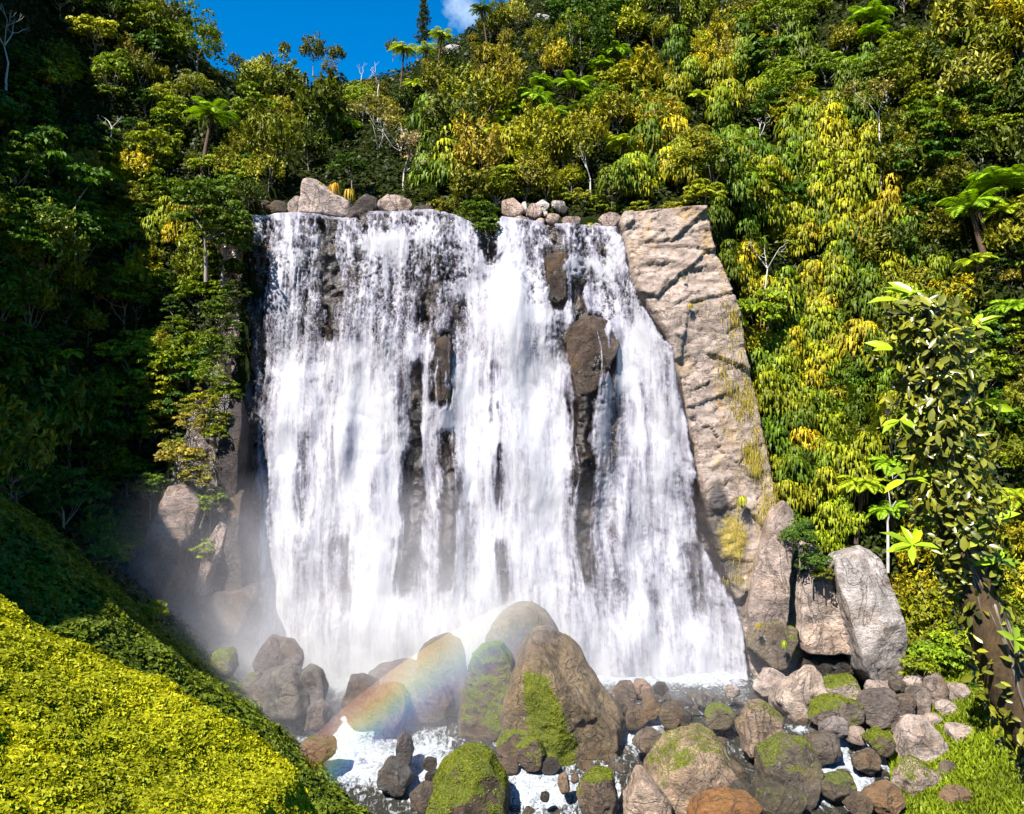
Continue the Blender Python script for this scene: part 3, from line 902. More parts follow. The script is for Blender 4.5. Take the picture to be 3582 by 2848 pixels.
# the rocks round the plunge pool
boulder(523, 640, 76, 84, 51.5, (.24, .16, .10), 'smooth rounded brown boulder against the falls, behind the peaked mossy boulder', poly=[(487, 690), (486, 640), (495, 620), (515, 607), (530, 606), (552, 620), (562, 640), (564, 690)], k=10, rough=.09, wet=.3)
def mm_pyr(U_, V_, N, z):
    a = sst(.0, 1.0, 1.35 - ((U_ - ip(V_, [640, 680, 720, 750], [528, 540, 553, 560])) / ip(V_, [640, 660, 690, 720, 750], [7, 12, 20, 22, 12])) ** 2 + .9 * z)
    return a * sst(652, 662, V_) * (N[:, 1] < .3)
boulder(558, 700, 122, 140, 45.6, (.27, .19, .105), 'huge peaked brown boulder with a long green moss strip, mid stream', poly=[(499, 745), (498, 712), (512, 670), (528, 636), (536, 626), (546, 632), (580, 662), (606, 690), (622, 722), (622, 738), (614, 755), (560, 762)], depth=7.0, k=22, rough=.13, mossy_leaves=9000, mossmask=mm_pyr, seed=31, tilt=.5, msize=.085)
boulder(486, 690, 60, 96, 46.8, (.17, .12, .08), 'tall moss-covered boulder leaning on the peaked boulder from its left side', poly=[(456, 735), (462, 690), (472, 655), (486, 643), (502, 642), (514, 660), (516, 700), (510, 740)], moss=1.1, mossy_leaves=5000, k=10, rough=.14)
boulder(437, 664, 56, 56, 48.2, (.20, .13, .08), 'knobbly brown boulder with a mossy shoulder, in front of the falls', poly=[(411, 690), (414, 664), (430, 642), (446, 636), (458, 642), (466, 666), (466, 690)], moss=.45, k=11)
boulder(362, 702, 44, 54, 46.0, (.15, .10, .085), 'dark rounded boulder in the mist, left of the reddish one', k=9, wet=.4)
boulder(387, 706, 48, 60, 45.3, (.22, .125, .085), 'reddish brown boulder under the rainbow', k=9, moss=.15)
boulder(402, 680, 74, 40, 48.6, (.20, .14, .12), 'long low boulder half lost in spray behind the reddish one', k=9)
boulder(428, 700, 56, 52, 46.6, (.19, .13, .08), 'brown mossy boulder behind the rainbow, beside the leaning mossy boulder', moss=.5, k=10)
boulder(277, 660, 60, 46, 48.0, (.20, .155, .14), 'grey-brown rounded boulder topmost of the misty pile beside the falls', k=9, rough=.06)
boulder(286, 697, 68, 58, 46.0, (.18, .15, .125), 'broad grey boulder in the middle of the misty pile beside the falls', k=9, moss=.2)
boulder(311, 690, 34, 56, 46.4, (.17, .145, .13), 'upright grey boulder at the stream edge of the misty pile', k=10)
boulder(317, 716, 30, 40, 45.4, (.19, .15, .14), 'small grey boulder lowest of the misty pile, by the white chute', k=9)
boulder(255, 690, 26, 36, 46.2, (.17, .14, .11), 'mossy grey stone at the bank side of the misty pile', k=9, moss=.6)
boulder(224, 664, 26, 40, 47.0, (.16, .12, .08), 'bright moss-topped boulder on the misty bank, nearest the falling water', k=9, moss=1.1, mossy_leaves=900)
boulder(205, 668, 20, 24, 46.5, (.16, .12, .08), 'small moss-topped boulder on the misty bank', k=9, moss=1.0)
boulder(318, 748, 44, 26, 41.5, (.20, .13, .08), 'low brown rock on the bank edge at the foot of the rainbow', k=9, moss=.4)
boulder(395, 778, 44, 38, 40.5, (.12, .11, .105), 'dark grey wet boulder between the two white chutes below the rainbow', k=9, wet=.6)
boulder(404, 752, 20, 44, 42.0, (.13, .115, .11), 'upright dark stone in the white water below the rainbow', k=9, wet=.6)
boulder(430, 764, 20, 14, 41.6, DARK, 'small black stone in the white chute behind the domed mossy boulder', k=9, wet=.7)
boulder(432, 778, 16, 14, 40.8, DARK, 'small black stone in the white chute beside the domed mossy boulder', k=9, wet=.7)
boulder(428, 800, 40, 34, 38.6, (.11, .08, .06), 'dark rock on the bank behind the domed mossy boulder', k=9, moss=.2)
boulder(469, 790, 80, 88, 39.0, (.16, .105, .065), 'big domed boulder with a thick moss cap at the bottom edge of the picture', poly=[(429, 830), (430, 790), (445, 762), (468, 748), (490, 754), (507, 780), (508, 830)], moss=1.15, mossy_leaves=9000, k=10, rough=.10, msize=.075)
boulder(515, 742, 40, 36, 43.4, (.15, .10, .065), 'moss-hung rock below the leaning mossy boulder', k=10, moss=1.0, mossy_leaves=1600)
boulder(531, 752, 32, 30, 42.4, (.15, .10, .065), 'small moss-capped rock tucked under the peaked boulder', k=10, moss=1.0, mossy_leaves=1200)
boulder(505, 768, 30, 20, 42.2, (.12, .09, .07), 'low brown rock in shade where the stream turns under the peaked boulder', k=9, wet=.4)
boulder(550, 766, 22, 16, 42.0, DARK, 'dark stone in the foam below the peaked boulder', k=11, wet=.6)
boulder(597, 797, 44, 56, 38.2, (.22, .15, .10), 'upright tan boulder with a round moss cap, left of the tan wedge', k=10, moss=.85, mossy_leaves=1500)
boulder(564, 783, 13, 22, 39.6, (.28, .18, .11), 'small upright orange-brown stone standing in white water', k=12)
boulder(575, 778, 10, 12, 40.2, BROWN, 'small brown stone behind the upright orange-brown stone', k=10)
boulder(545, 796, 12, 12, 38.8, DARK, 'small dark stone in the white water beside the domed mossy boulder', k=9, wet=.6)
boulder(692, 768, 92, 82, 40.6, (.36, .25, .17), 'large tan boulder with ragged moss on its crown, in the middle of the stream bed', poly=[(646, 800), (648, 772), (664, 748), (690, 730), (716, 742), (736, 772), (736, 800), (720, 812), (660, 812)], moss=.55, mossy_leaves=2200, k=16, rough=.11, tilt=.4, seed=77)
boulder(646, 798, 56, 56, 38.4, (.40, .29, .22), 'sharp tan wedge-shaped rock in front of the large tan boulder', poly=[(622, 828), (624, 792), (640, 772), (652, 780), (672, 806), (676, 828)], moss=.25, k=18, tilt=.5)
boulder(724, 810, 82, 40, 37.0, ORANGE, 'low bright orange rock at the bottom edge of the picture', k=12, moss=.35, seed=8)
boulder(627, 696, 28, 34, 47.0, BROWN, 'brown upright stone at the right foot of the peaked boulder', k=11)
boulder(643, 690, 28, 22, 47.4, (.30, .19, .13), 'reddish brown wet stone at the pool edge, on top of its cluster', k=11, wet=.4)
boulder(650, 706, 20, 30, 46.2, (.24, .15, .08), 'leaning ochre stone in the cluster at the pool edge', k=11)
boulder(636, 716, 26, 24, 45.4, BROWN, 'squat brown stone at the top of the small chute', k=10, moss=.2)
boulder(660, 688, 18, 14, 48.0, DARK, 'dark wet stone lying at the pool edge', k=9, wet=.7)
boulder(672, 716, 28, 28, 45.0, (.15, .11, .07), 'blocky dark brown stone with thin moss beside the small chute', k=14, moss=.35)
boulder(686, 720, 16, 20, 44.6, DARK, 'narrow dark stone wedged behind the large tan boulder', k=11)
boulder(650, 742, 34, 30, 42.6, (.23, .17, .13), 'grey-brown flat-faced rock above the tan wedge', k=14, moss=.35)
boulder(705, 700, 22, 16, 47.2, GREY, 'flat grey stone at the shallow end of the pool', k=10, wet=.5)
boulder(732, 692, 20, 14, 47.6, PINK, 'pale pink stone alone in the shallow end of the pool', k=11)
boulder(718, 716, 34, 24, 45.0, (.17, .13, .08), 'brown boulder under thin yellowish moss, mid stream', k=10, moss=.7)
boulder(758, 730, 52, 54, 43.2, (.30, .21, .15), 'tall tan boulder with a bright moss patch on its head, mid stream', k=13, moss=.4, mossy_leaves=500)
boulder(786, 770, 58, 62, 41.0, (.15, .115, .085), 'big dark block with moss down its right corner, mid stream', poly=[(758, 800), (760, 758), (786, 738), (812, 742), (814, 776), (808, 800)], k=18, moss=.55, mossy_leaves=900)
boulder(733, 776, 34, 30, 40.6, (.13, .10, .07), 'dark striped rock to the right of the large tan boulder', k=14, moss=.2)
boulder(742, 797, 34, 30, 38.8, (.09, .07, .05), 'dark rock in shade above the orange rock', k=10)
boulder(778, 800, 60, 32, 38.4, (.11, .085, .05), 'wide dark mossy rock at the bottom edge, right of the orange rock', k=10, moss=.5)
boulder(822, 748, 40, 34, 42.8, (.17, .13, .10), 'angular brown rock with pale edges above the branching cascade', k=16, tilt=.5)
boulder(836, 786, 42, 24, 40.0, (.11, .085, .055), 'low dark rock with yellow moss under the branching cascade', k=10, moss=.55)
boulder(858, 804, 34, 22, 38.4, BROWN, 'low brown rock by the last cascade at the bottom edge', k=10)
boulder(884, 797, 46, 34, 38.8, (.30, .17, .08), 'rounded orange-brown boulder at the bottom edge by the grass', k=9)
boulder(866, 762, 32, 26, 41.8, (.20, .14, .09), 'rounded mossy brown stone left of the twin cascades', k=9, moss=.45)
boulder(856, 736, 22, 20, 43.8, (.32, .24, .19), 'round pale brown stone at the head of the cascades', k=9)
boulder(880, 741, 30, 30, 42.8, (.18, .13, .08), 'stone wrapped in bright moss between the twin cascades', k=10, moss=1.1, mossy_leaves=1300)
boulder(773, 684, 38, 28, 49.0, PINK, 'pale pink boulder with a mossy back at the far side of the pool', k=12, moss=.3)
boulder(801, 692, 62, 44, 47.4, (.48, .37, .30), 'large slanting pale pink slab at the far side of the pool', poly=[(772, 700), (778, 690), (808, 668), (822, 674), (828, 700), (800, 722), (786, 722)], k=18, tilt=.5, moss=.15)
boulder(842, 690, 44, 32, 48.4, (.40, .31, .26), 'pale boulder under a bright green moss mat, behind the moss-draped one', k=11, moss=.9, mossy_leaves=1200)
boulder(836, 712, 56, 42, 45.6, (.24, .18, .15), 'grey boulder draped in bright green moss beside the slanting slab', k=10, moss=1.15, mossy_leaves=2400)
boulder(832, 728, 34, 22, 44.2, (.27, .22, .20), 'rounded grey stone in front of the moss-draped boulder', k=9)
boulder(881, 707, 52, 40, 46.2, (.22, .17, .145), 'big grey-brown boulder with dry moss on top, at the foot of the grey slab', k=12, moss=.35)
boulder(904, 706, 26, 34, 45.6, (.21, .155, .125), 'grey-brown broken stone beside the big grey-brown boulder', k=13)
boulder(919, 700, 26, 32, 46.0, (.26, .20, .165), 'rounded grey-brown stone at the edge of the grass', k=11)
boulder(937, 690, 26, 38, 46.6, (.28, .21, .175), 'tall grey-brown stone leaning in the grass', k=12)
boulder(957, 694, 28, 22, 46.4, PINK, 'smooth pale pink stone sunk in the grass behind the tall leaning one', k=11)
boulder(947, 708, 22, 18, 45.2, PINK, 'small pale pink stone in the grass in front of the tall leaning one', k=11)
boulder(914, 683, 24, 18, 48.0, (.45, .36, .31), 'flat pale stone right at the foot of the grey slab', k=12)
boulder(898, 686, 18, 16, 48.0, (.2, .15, .11), 'round brown stone at the foot of the grey slab', k=9, moss=.2)
boulder(924, 742, 52, 54, 42.8, (.47, .37, .32), 'largest pale pink boulder at the edge of the grass, by the cascade', poly=[(898, 764), (899, 728), (914, 718), (936, 722), (942, 742), (948, 752), (940, 772), (912, 768)], k=16)
boulder(962, 738, 46, 28, 43.2, (.46, .36, .30), 'flat-topped pale pink rock lying in the grass', k=15, tilt=.4)
boulder(980, 717, 40, 30, 44.8, (.49, .38, .33), 'pale pink rock in the grass, the farthest from the stream', poly=[(960, 728), (972, 710), (985, 703), (1000, 720), (988, 730)], k=16)
boulder(986, 685, 22, 10, 47.2, PINK, 'small flat pink stone in the grass below the leafy leaning trunk', k=10)
boulder(916, 779, 46, 40, 40.4, (.40, .30, .24), 'pale brown rock under a mossy turf beside the rounded orange-brown boulder', k=12, moss=.6, mossy_leaves=1200)
boulder(948, 775, 28, 30, 40.8, (.22, .16, .11), 'brown upright rock at the edge of the grass bank', k=12)
boulder(960, 800, 50, 26, 38.6, (.27, .16, .09), 'low reddish rock on the grass at the bottom edge', k=9, moss=.2)
boulder(912, 720, 32, 10, 44.8, PINK, 'long flat pale stone at the water edge below the grass', k=9)
boulder(933, 719, 20, 14, 44.6, (.40, .30, .25), 'small pale stone at the water edge below the grass', k=10)
boulder(900, 732, 20, 12, 43.8, (.3, .24, .2), 'small flat stone at the head of the right twin cascade', k=9, moss=.5)

# rocks bedded at the lip of the falls
boulder(327, 200, 56, 44, 60.3, (.44, .34, .30), 'largest pink boulder on the lip of the falls, grass on its top', poly=[(299, 218), (302, 200), (309, 180), (315, 179), (332, 190), (350, 203), (354, 216), (340, 222)], k=18, rough=.09, tilt=.4)
boulder(297, 207, 20, 26, 60.6, (.36, .28, .24), 'pinkish rock leaning on the largest pink boulder at the lip', k=13)
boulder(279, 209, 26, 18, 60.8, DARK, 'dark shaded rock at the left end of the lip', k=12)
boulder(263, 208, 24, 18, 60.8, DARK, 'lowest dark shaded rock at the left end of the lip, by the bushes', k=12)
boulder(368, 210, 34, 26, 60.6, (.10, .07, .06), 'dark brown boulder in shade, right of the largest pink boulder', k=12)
boulder(345, 214, 26, 16, 60.0, (.16, .115, .10), 'low brown rock under the largest pink boulder', k=11)
boulder(391, 204, 28, 22, 60.0, (.44, .33, .28), 'angular pink boulder standing alone on the lip of the falls', k=18, tilt=.4)
boulder(404, 206, 18, 18, 59.8, (.40, .29, .22), 'smaller tan boulder touching the angular pink boulder', k=12)
boulder(424, 212, 28, 14, 60.2, (.12, .09, .07), 'dark low rock on the lip, right of the tan boulder', k=11)
boulder(511, 208, 25, 23, 60.0, (.45, .33, .27), 'biggest rounded tan boulder of the cluster on the lip', k=10)
boulder(497, 203, 10, 9, 61.0, PINK, 'small pink stone behind the biggest rounded tan boulder', k=11)
boulder(524, 208, 8, 13, 60.0, PALE, 'narrow white stone squeezed between the tan boulders', k=13)
boulder(534, 213, 17, 21, 59.6, (.42, .30, .25), 'upright tan boulder in the middle of the lip cluster', k=12)
boulder(542, 207, 18, 15, 60.4, PALE, 'whitish boulder at the back of the lip cluster', k=13)
boulder(545, 214, 9, 9, 59.7, PINK, 'small pink stone beside the upright tan boulder', k=11)
boulder(558, 206, 18, 14, 60.4, PALE, 'whitish lichen-covered boulder, top right of the lip cluster', k=12)
boulder(563, 211, 12, 12, 60.2, DARK, 'dark stone under the lichen-covered boulder', k=12)
boulder(553, 219, 15, 14, 59.3, (.43, .31, .25), 'rounded tan boulder at the water edge of the lip cluster', k=10)
boulder(521, 220, 18, 8, 59.3, PINK, 'long flat pink stone at the water edge of the lip cluster', k=10)
boulder(540, 222, 12, 9, 59.2, (.40, .29, .23), 'small flat tan stone at the water edge under the upright one', k=11)
boulder(571, 221, 22, 11, 59.4, (.42, .31, .26), 'low tan boulder at the right end of the lip cluster', k=10)
boulder(612, 221, 29, 19, 59.3, (.42, .31, .26), 'big smooth tan boulder beside the dry rock ledge', k=10)
boulder(597, 226, 12, 6, 59.2, PINK, 'thin flat stone left of the smooth tan boulder', k=10)

# standing slabs right of the falls
SLAB = dict(name='rock_slab', cat='rock slab')
boulder(768, 572, 50, 150, 54.2, (.40, .30, .25), 'tall leaning rock column nearest the falls, brown on its shaded side', poly=[(744, 615), (752, 560), (768, 512), (780, 499), (790, 508), (791, 545), (786, 600), (780, 640), (748, 640)], depth=5, k=26, rough=.12, tilt=.35, moss=.1, **SLAB)
boulder(812, 590, 56, 96, 54.0, (.42, .33, .28), 'middle standing slab, pointed at its top', poly=[(787, 632), (790, 590), (800, 552), (806, 541), (822, 556), (835, 590), (842, 632)], depth=5, k=26, rough=.11, tilt=.3, **SLAB)
boulder(820, 633, 62, 32, 53.6, (.44, .32, .25), 'low bedded block under the pointed slab', poly=[(796, 645), (796, 624), (806, 616), (842, 618), (848, 640), (842, 646)], depth=5, k=24, sub=5, **SLAB)
boulder(864, 616, 74, 136, 52.2, (.41, .355, .33), 'broad smooth grey slab, biggest of the standing slabs', poly=[(829, 575), (834, 556), (862, 547), (888, 560), (896, 590), (893, 640), (900, 680), (868, 685), (848, 664), (840, 620)], depth=6, k=24, rough=.11, tilt=.25, **SLAB)
boulder(772, 640, 56, 56, 53.4, (.26, .19, .13), 'rough brown rock with hanging moss at the foot of the leaning column', k=13, moss=.6, mossy_leaves=1500, depth=5, rough=.16)
boulder(822, 664, 62, 34, 53.8, (.05, .04, .035), 'wet rock coloured black as the dark of the hollow under the bedded block', k=11, wet=.6, depth=4)  # black colour stands in for the shade of the cave
boulder(880, 690, 40, 24, 50.0, (.36, .28, .24), 'broken pinkish rubble block at the foot of the grey slab', k=14)
# rock ribs left of the falls
boulder(236, 450, 26, 80, 54.8, (.07, .052, .05), 'dark purple rock rib beside the left edge of the falls', poly=[(225, 500), (226, 440), (232, 395), (242, 390), (247, 430), (246, 500)], depth=4, k=16, rough=.14, sub=5, **SLAB)
boulder(236, 545, 30, 110, 53.8, (.10, .075, .065), 'tall wet rock rib at the foot of the left edge of the falls', poly=[(222, 600), (226, 540), (232, 492), (246, 488), (252, 540), (254, 600)], depth=4, k=15, rough=.12, sub=5, wet=.5, **SLAB)
boulder(178, 515, 64, 64, 52.6, (.33, .25, .22), 'slanting pale pink slab low on the left cliff', poly=[(148, 552), (154, 515), (168, 488), (188, 482), (204, 498), (196, 530), (170, 558)], depth=4, k=18, rough=.10, tilt=.5, sub=5, **SLAB)
boulder(168, 566, 60, 60, 51.4, (.24, .17, .14), 'brown slab in the mist below the slanting pink slab', poly=[(136, 600), (140, 556), (158, 538), (186, 540), (186, 580), (176, 600)], depth=4, k=16, tilt=.4, sub=5, **SLAB)
boulder(212, 562, 30, 70, 52.2, (.33, .24, .20), 'pointed pinkish slab, lit on its left, at the foot of the left cliff', poly=[(198, 590), (208, 545), (218, 522), (226, 530), (222, 560), (208, 594)], depth=3, k=20, tilt=.4, sub=5, **SLAB)
boulder(236, 610, 60, 60, 52.4, (.12, .09, .075), 'low wet rock in the spray at the foot of the left cliff', k=12, wet=.6, depth=4, **SLAB)

# rocks standing out of the falls
def wall_at(u, v, out_):
    x = (u - CU) / F * 56.0; z = HC - (v - CV) / F * 56.0
    return float(cliffY(np.array([[x]]), np.array([[z]]))[0][0, 0]) - out_
boulder(594, 356, 56, 80, wall_at(594, 352, -1.25), (.12, .082, .058), 'rounded wet brown boulder bulging out of the falls under the right hand step', poly=[(566, 334), (574, 321), (594, 315), (611, 321), (620, 346), (609, 368), (596, 392), (576, 400), (569, 370)], depth=3.0, k=9, wet=.9, rough=.12)
boulder(444, 370, 22, 72, wall_at(444, 370, -.8), (.09, .065, .055), 'dark upright rock pillar in the middle of the falls', poly=[(435, 404), (434, 360), (437, 340), (446, 335), (452, 345), (452, 404)], depth=2.2, k=12, wet=.9, rough=.12)
boulder(557, 280, 26, 58, wall_at(557, 280, -.95), (.10, .07, .05), 'squarish wet brown rock on the upper right of the falls', poly=[(545, 308), (544, 256), (552, 251), (567, 253), (568, 285), (566, 308)], depth=2.2, k=14, wet=.9, rough=.14)

# pale outcrops showing through the bush on the hill
for (u, v, w, h, lab) in ((452, 53, 30, 14, 'long grey outcrop high on the hill near the skyline'), (403, 18, 1, 1, None), (520, 22, 18, 12, 'pale grey outcrop near the top of the hill, left of the pinkish one'),
                          (542, 20, 20, 12, 'pinkish outcrop near the top of the hill'), (792, 92, 14, 9, 'small pale outcrop among yellow bushes on the right slope'), (817, 400, 14, 56, 'reddish bare rock strip between hanging leaves on the right cliff')):
    if lab:
        boulder(u, v, w, h, march([u], [v])[0] - .2, (.38, .35, .35) if 'red' not in lab else (.34, .20, .16), lab, name='outcrop', cat='rock outcrop', k=14, rough=.16)

# small stones scattered over the stream bed
stones = []
small = []
for i in range(6):
    V, Fc = rock_shape([(math.cos(t) * RNG.uniform(.8, 1.15), math.sin(t) * RNG.uniform(.6, .9)) for t in np.linspace(0, 2 * np.pi, 8)[:-1]], 1.8, 3, 12 + i, .16, 200 + i)
    N = vert_normals(V, Fc)
    small.append(mesh_np('stone', V, Fc, MAT['rock'], True, {'moss': np.clip(N[:, 2], 0, 1) * (.45 if i % 3 == 0 else .1), 'wet': np.full(len(V), .5 if i % 2 else .1)}))
bedpoly = [(604, 690), (690, 696), (760, 700), (900, 690), (925, 716), (935, 760), (905, 830), (515, 830), (520, 790), (575, 772), (625, 750)]
CASC = [(635, 733, 16, 12), (655, 722, 12, 8), (770, 752, 7, 14), (838, 756, 9, 14), (850, 768, 14, 5), (826, 770, 14, 5), (893, 757, 8, 14), (872, 758, 7, 12), (860, 788, 9, 10), (540, 790, 34, 18), (612, 800, 7, 16)]
tries = 0
while len(stones) < 280 and tries < 30000:
    tries += 1
    u, v = RNG.uniform(500, 940), RNG.uniform(686, 828)
    if not inpoly(u, v, bedpoly): continue
    if any(((u - a) / (b * 1.1 + 4)) ** 2 + ((v - c) / (d * 1.0 + 3)) ** 2 < 1 for a, c, b, d in CASC): continue
    w = RNG.uniform(5, 12) if RNG.random() < .6 else RNG.uniform(12, 24)
    if any(abs(u - a) < (w + c) * .21 and abs(v - b) < (w * .7 + d) * .21 for a, b, c, d in ROCKS): continue
    if any(math.hypot(u - a, v - b) < (w + c) * .30 for a, b, c in stones): continue
    stones.append((u, v, w))
ST_COL = [((.15, .11, .08), 'small brown stone lying in the shallow stream bed', 'small brown stones in the stream bed'), ((.06, .05, .045), 'small dark wet stone lying in the shallow stream bed', 'small dark stones in the stream bed'),
          ((.40, .31, .26), 'small pale pinkish stone lying in the shallow stream bed', 'small pale stones in the stream bed')]
for i, (u, v, w) in enumerate(stones):
    pnt = surf(u, v)
    cidx = int(RNG.choice(3, p=[.5, .38, .12]))
    o = link('stone', small[i % 6], None, pnt + np.array([0, .1, -.02]), tuple(.66 * q_ for q_ in ST_COL[cidx][0]))
    s = w * pnt[1] / F / 2
    o.scale = (s, s * RNG.uniform(.8, 1.2), s * RNG.uniform(.7, 1.1)); o.rotation_euler = (RNG.uniform(-.3, .3), RNG.uniform(-.3, .3), RNG.uniform(0, 6.28))
    tag(o, ST_COL[cidx][1], 'stone', ST_COL[cidx][2])
# ------------------------------------------------------------------ plants: one set of shapes per kind
def rvec(r, n):
    return norm(r.normal(0, 1, (n, 3)))

def limbs(r, base_h, tips, r0, seg=6):
    """trunk with limbs towards the given clump centres"""
    parts = []
    n = 5
    t = np.linspace(0, 1, n)
    lean = r.uniform(-.12, .12, 2) * base_h
    tr = np.stack([lean[0] * t ** 2, lean[1] * t ** 2, -1.2 + (base_h + 1.2) * t], 1)
    V, Fc = tube(tr, r0 * (1 - .55 * t), seg); parts.append((V, Fc))
    for c in tips:
        k = r.uniform(.55, 1.0)
        st = np.array([lean[0] * k ** 2, lean[1] * k ** 2, -1.2 + (base_h + 1.2) * k])
        md = (st + c) / 2 + np.array([0, 0, -.12 * np.linalg.norm(c - st)])
        V, Fc = tube([st, md, c], [r0 * .38, r0 * .26, r0 * .08], 5); parts.append((V, Fc))
    V, Fc, _ = merge(parts)
    return V, Fc

def make_broadleaf(seed, R=2.2, hh=1.0, npad=38, per=46, leaf=.30, flat=.55, trunk=2.2):
    r = np.random.default_rng(seed)
    d = rvec(r, npad); d[:, 2] = np.abs(d[:, 2]) * 1.0 - .35
    d = norm(d)
    rad = r.uniform(.55, 1.0, npad)
    lob = 1 + .35 * np.array([fbm3(d[i:i + 1] * 1.3 + seed, 2, seed)[0] for i in range(npad)])
    C = d * (R * rad * lob)[:, None]; C[:, 2] = C[:, 2] * hh + trunk + R * .35
    parts = []
    for i in range(npad):
        pr = R * r.uniform(.20, .36)
        k = int(per * r.uniform(.7, 1.3))
        q = rvec(r, k); q[:, 2] = np.abs(q[:, 2]) * r.uniform(.8, 1.0) - .15
        pos = C[i] + q * pr * np.array([1, 1, flat])
        Nn = q * .7 + np.array([-.1, -.2, .8]) * .8 + r.normal(0, .62, (k, 3))
        T = rvec(r, k) + q * np.array([1, 1, -.2]) * .8
        ln = leaf * 1.08 * r.uniform(.65, 1.35, k)
        padr = r.normal(.5, .16)
        parts.append(leaves(pos, Nn, T, ln, ln * r.uniform(.42, .62, k), np.clip(padr + r.normal(0, .2, k), 0, 1)))
    V, Fc, rn = merge(parts)
    crown = mesh_np('crown', V, Fc, MAT['leaf'], False, {'rnd': rn})
    tv, tf = limbs(r, trunk, C[r.choice(npad, 7, replace=False)], .13)
    return mesh_np('trunk', tv, tf, MAT['bark'], True), crown

def make_teatree(seed, R=1.9, tall=1.35, nsp=70, per=26, trunk=2.2):
    """fine upright sprays, as on the dry tea trees of the hill"""
    r = np.random.default_rng(seed)
    d = rvec(r, nsp); d[:, 2] = np.abs(d[:, 2]) - .3; d = norm(d)
    C = d * (R * r.uniform(.45, 1.0, nsp) * (1 + .3 * fbm3(d * 1.4 + seed, 2, seed)))[:, None]
    C[:, 2] = C[:, 2] * tall + trunk + R * .4
    parts = []
    for i in range(nsp):
        k = int(per * r.uniform(.7, 1.3))
        up = norm(d[i] * np.array([1, 1, .3]) * .55 + np.array([0, 0, 1.0]) + r.normal(0, .2, 3))
        hgt = R * r.uniform(.35, .62)
        t = r.random(k)
        pos = C[i] + up * (t * hgt)[:, None] + r.normal(0, 1, (k, 3)) * (.16 * R * (1.05 - t))[:, None]
        T = up + r.normal(0, .45, (k, 3))
        Nn = d[i] * .6 + r.normal(0, .7, (k, 3)) + np.array([0, -.1, .35])
        ln = .42 * r.uniform(.7, 1.4, k)
        parts.append(leaves(pos, Nn, T, ln, ln * .36, np.clip(r.normal(.5, .15) + r.normal(0, .2, k), 0, 1), .05))
    V, Fc, rn = merge(parts)
    crown = mesh_np('crown', V, Fc, MAT['leaf'], False, {'rnd': rn})
    tv, tf = limbs(r, trunk, C[r.choice(nsp, 9, replace=False)], .10)
    return mesh_np('trunk', tv, tf, MAT['bark'], True), crown

def frond(r, az, length, lift, droop, width, npin=24, fwd=.35):
    """one feather frond as pairs of pinnae along an arching midrib"""
    t = np.linspace(0.04, 1, npin)
    rr_ = length * (t - .10 * t ** 3)
    z = length * (lift * t - droop * t ** 2.2)
    dx, dy = math.cos(az), math.sin(az)
    Pm = np.stack([dx * rr_, dy * rr_, z], 1)
    tg = norm(np.gradient(Pm, axis=0))
    sd = np.array([-dy, dx, 0.0])
    up = norm(np.cross(tg, np.broadcast_to(sd, tg.shape))); up = up * np.sign(up[:, 2:3] + 1e-6)
    prof = width * np.clip(np.sin(np.pi * np.clip(t * .93 + .07, 0, 1)) ** .6 * (1 - .25 * t), .05, None)
    parts = []
    step = length / npin
    for s in (-1, 1):
        T = norm(sd * s + tg * fwd + up * (-.22))
        c = Pm + T * (prof / 2)[:, None]
        Nn = up + sd * s * .22 + r.normal(0, .10, (npin, 3))
        V, Fc, rn = leaves(c, Nn, T, prof, np.full(npin, step * 1.15), np.clip(.5 + r.normal(0, .16, npin), 0, 1), .06)
        parts.append((V, Fc, rn))
    V, Fc = tube(Pm[::4], np.linspace(.025, .008, len(Pm[::4])), 4)
    parts.append((V, Fc, np.full(len(V), .2)))
    return parts

def make_treefern(seed, nf=16, L=2.1, trunk=3.0):
    r = np.random.default_rng(seed)
    parts = []
    for k in range(nf):
        az = 2 * math.pi * (k / nf) + r.uniform(-.15, .15)
        inner = k % 3 == 0
        parts += frond(r, az, L * r.uniform(.85, 1.1), .75 if inner else r.uniform(.35, .55), .62 if inner else r.uniform(.55, .78), L * .30)
    V, Fc, rn = merge(parts); V[:, 2] += trunk
    crown = mesh_np('crown', V, Fc, MAT['strap'], False, {'rnd': rn})
    t = np.linspace(0, 1, 6)
    tv, tf = tube(np.stack([.15 * t ** 2, 0 * t, -1.0 + (trunk + 1.0) * t], 1), .13 + .05 * (1 - t), 7)
    parts = [(tv, tf)]
    for k in range(14):                                    # skirt of dead fronds
        az = r.uniform(0, 6.28); a = np.array([math.cos(az), math.sin(az), 0])
        p0 = np.array([.15, 0, trunk - .1]); 
        V, Fc = tube([p0, p0 + a * .45 + [0, 0, -.35], p0 + a * .5 + [0, 0, -1.0 - r.random() * .5]], [.03, .04, .01], 4); parts.append((V, Fc))
    tv, tf, _ = merge(parts)
    return mesh_np('trunk', tv, tf, MAT['fernbark'], True), crown

def strap(r, az, length, rise, width, n=6, spread=1.0):
    t = np.linspace(0, 1, n + 1)
    dx, dy = math.cos(az), math.sin(az)
    out_ = spread * length * .62 * (t - .35 * t ** 2.5)
    z = length * (rise * t - (rise + .55) * t ** 2.3)
    Pm = np.stack([dx * out_, dy * out_, z], 1)
    sd = np.array([-dy, dx, 0.0])
    w = width * (1 - t ** 3) + .01
    V = np.stack([Pm - sd * w[:, None] / 2, Pm + sd * w[:, None] / 2], 1).reshape(-1, 3)
    i = np.arange(n)
    Fc = np.stack([2 * i, 2 * i + 1, 2 * i + 3, 2 * i + 2], 1)
    return V, Fc, np.full(len(V), np.clip(r.normal(.5, .22), 0, 1))

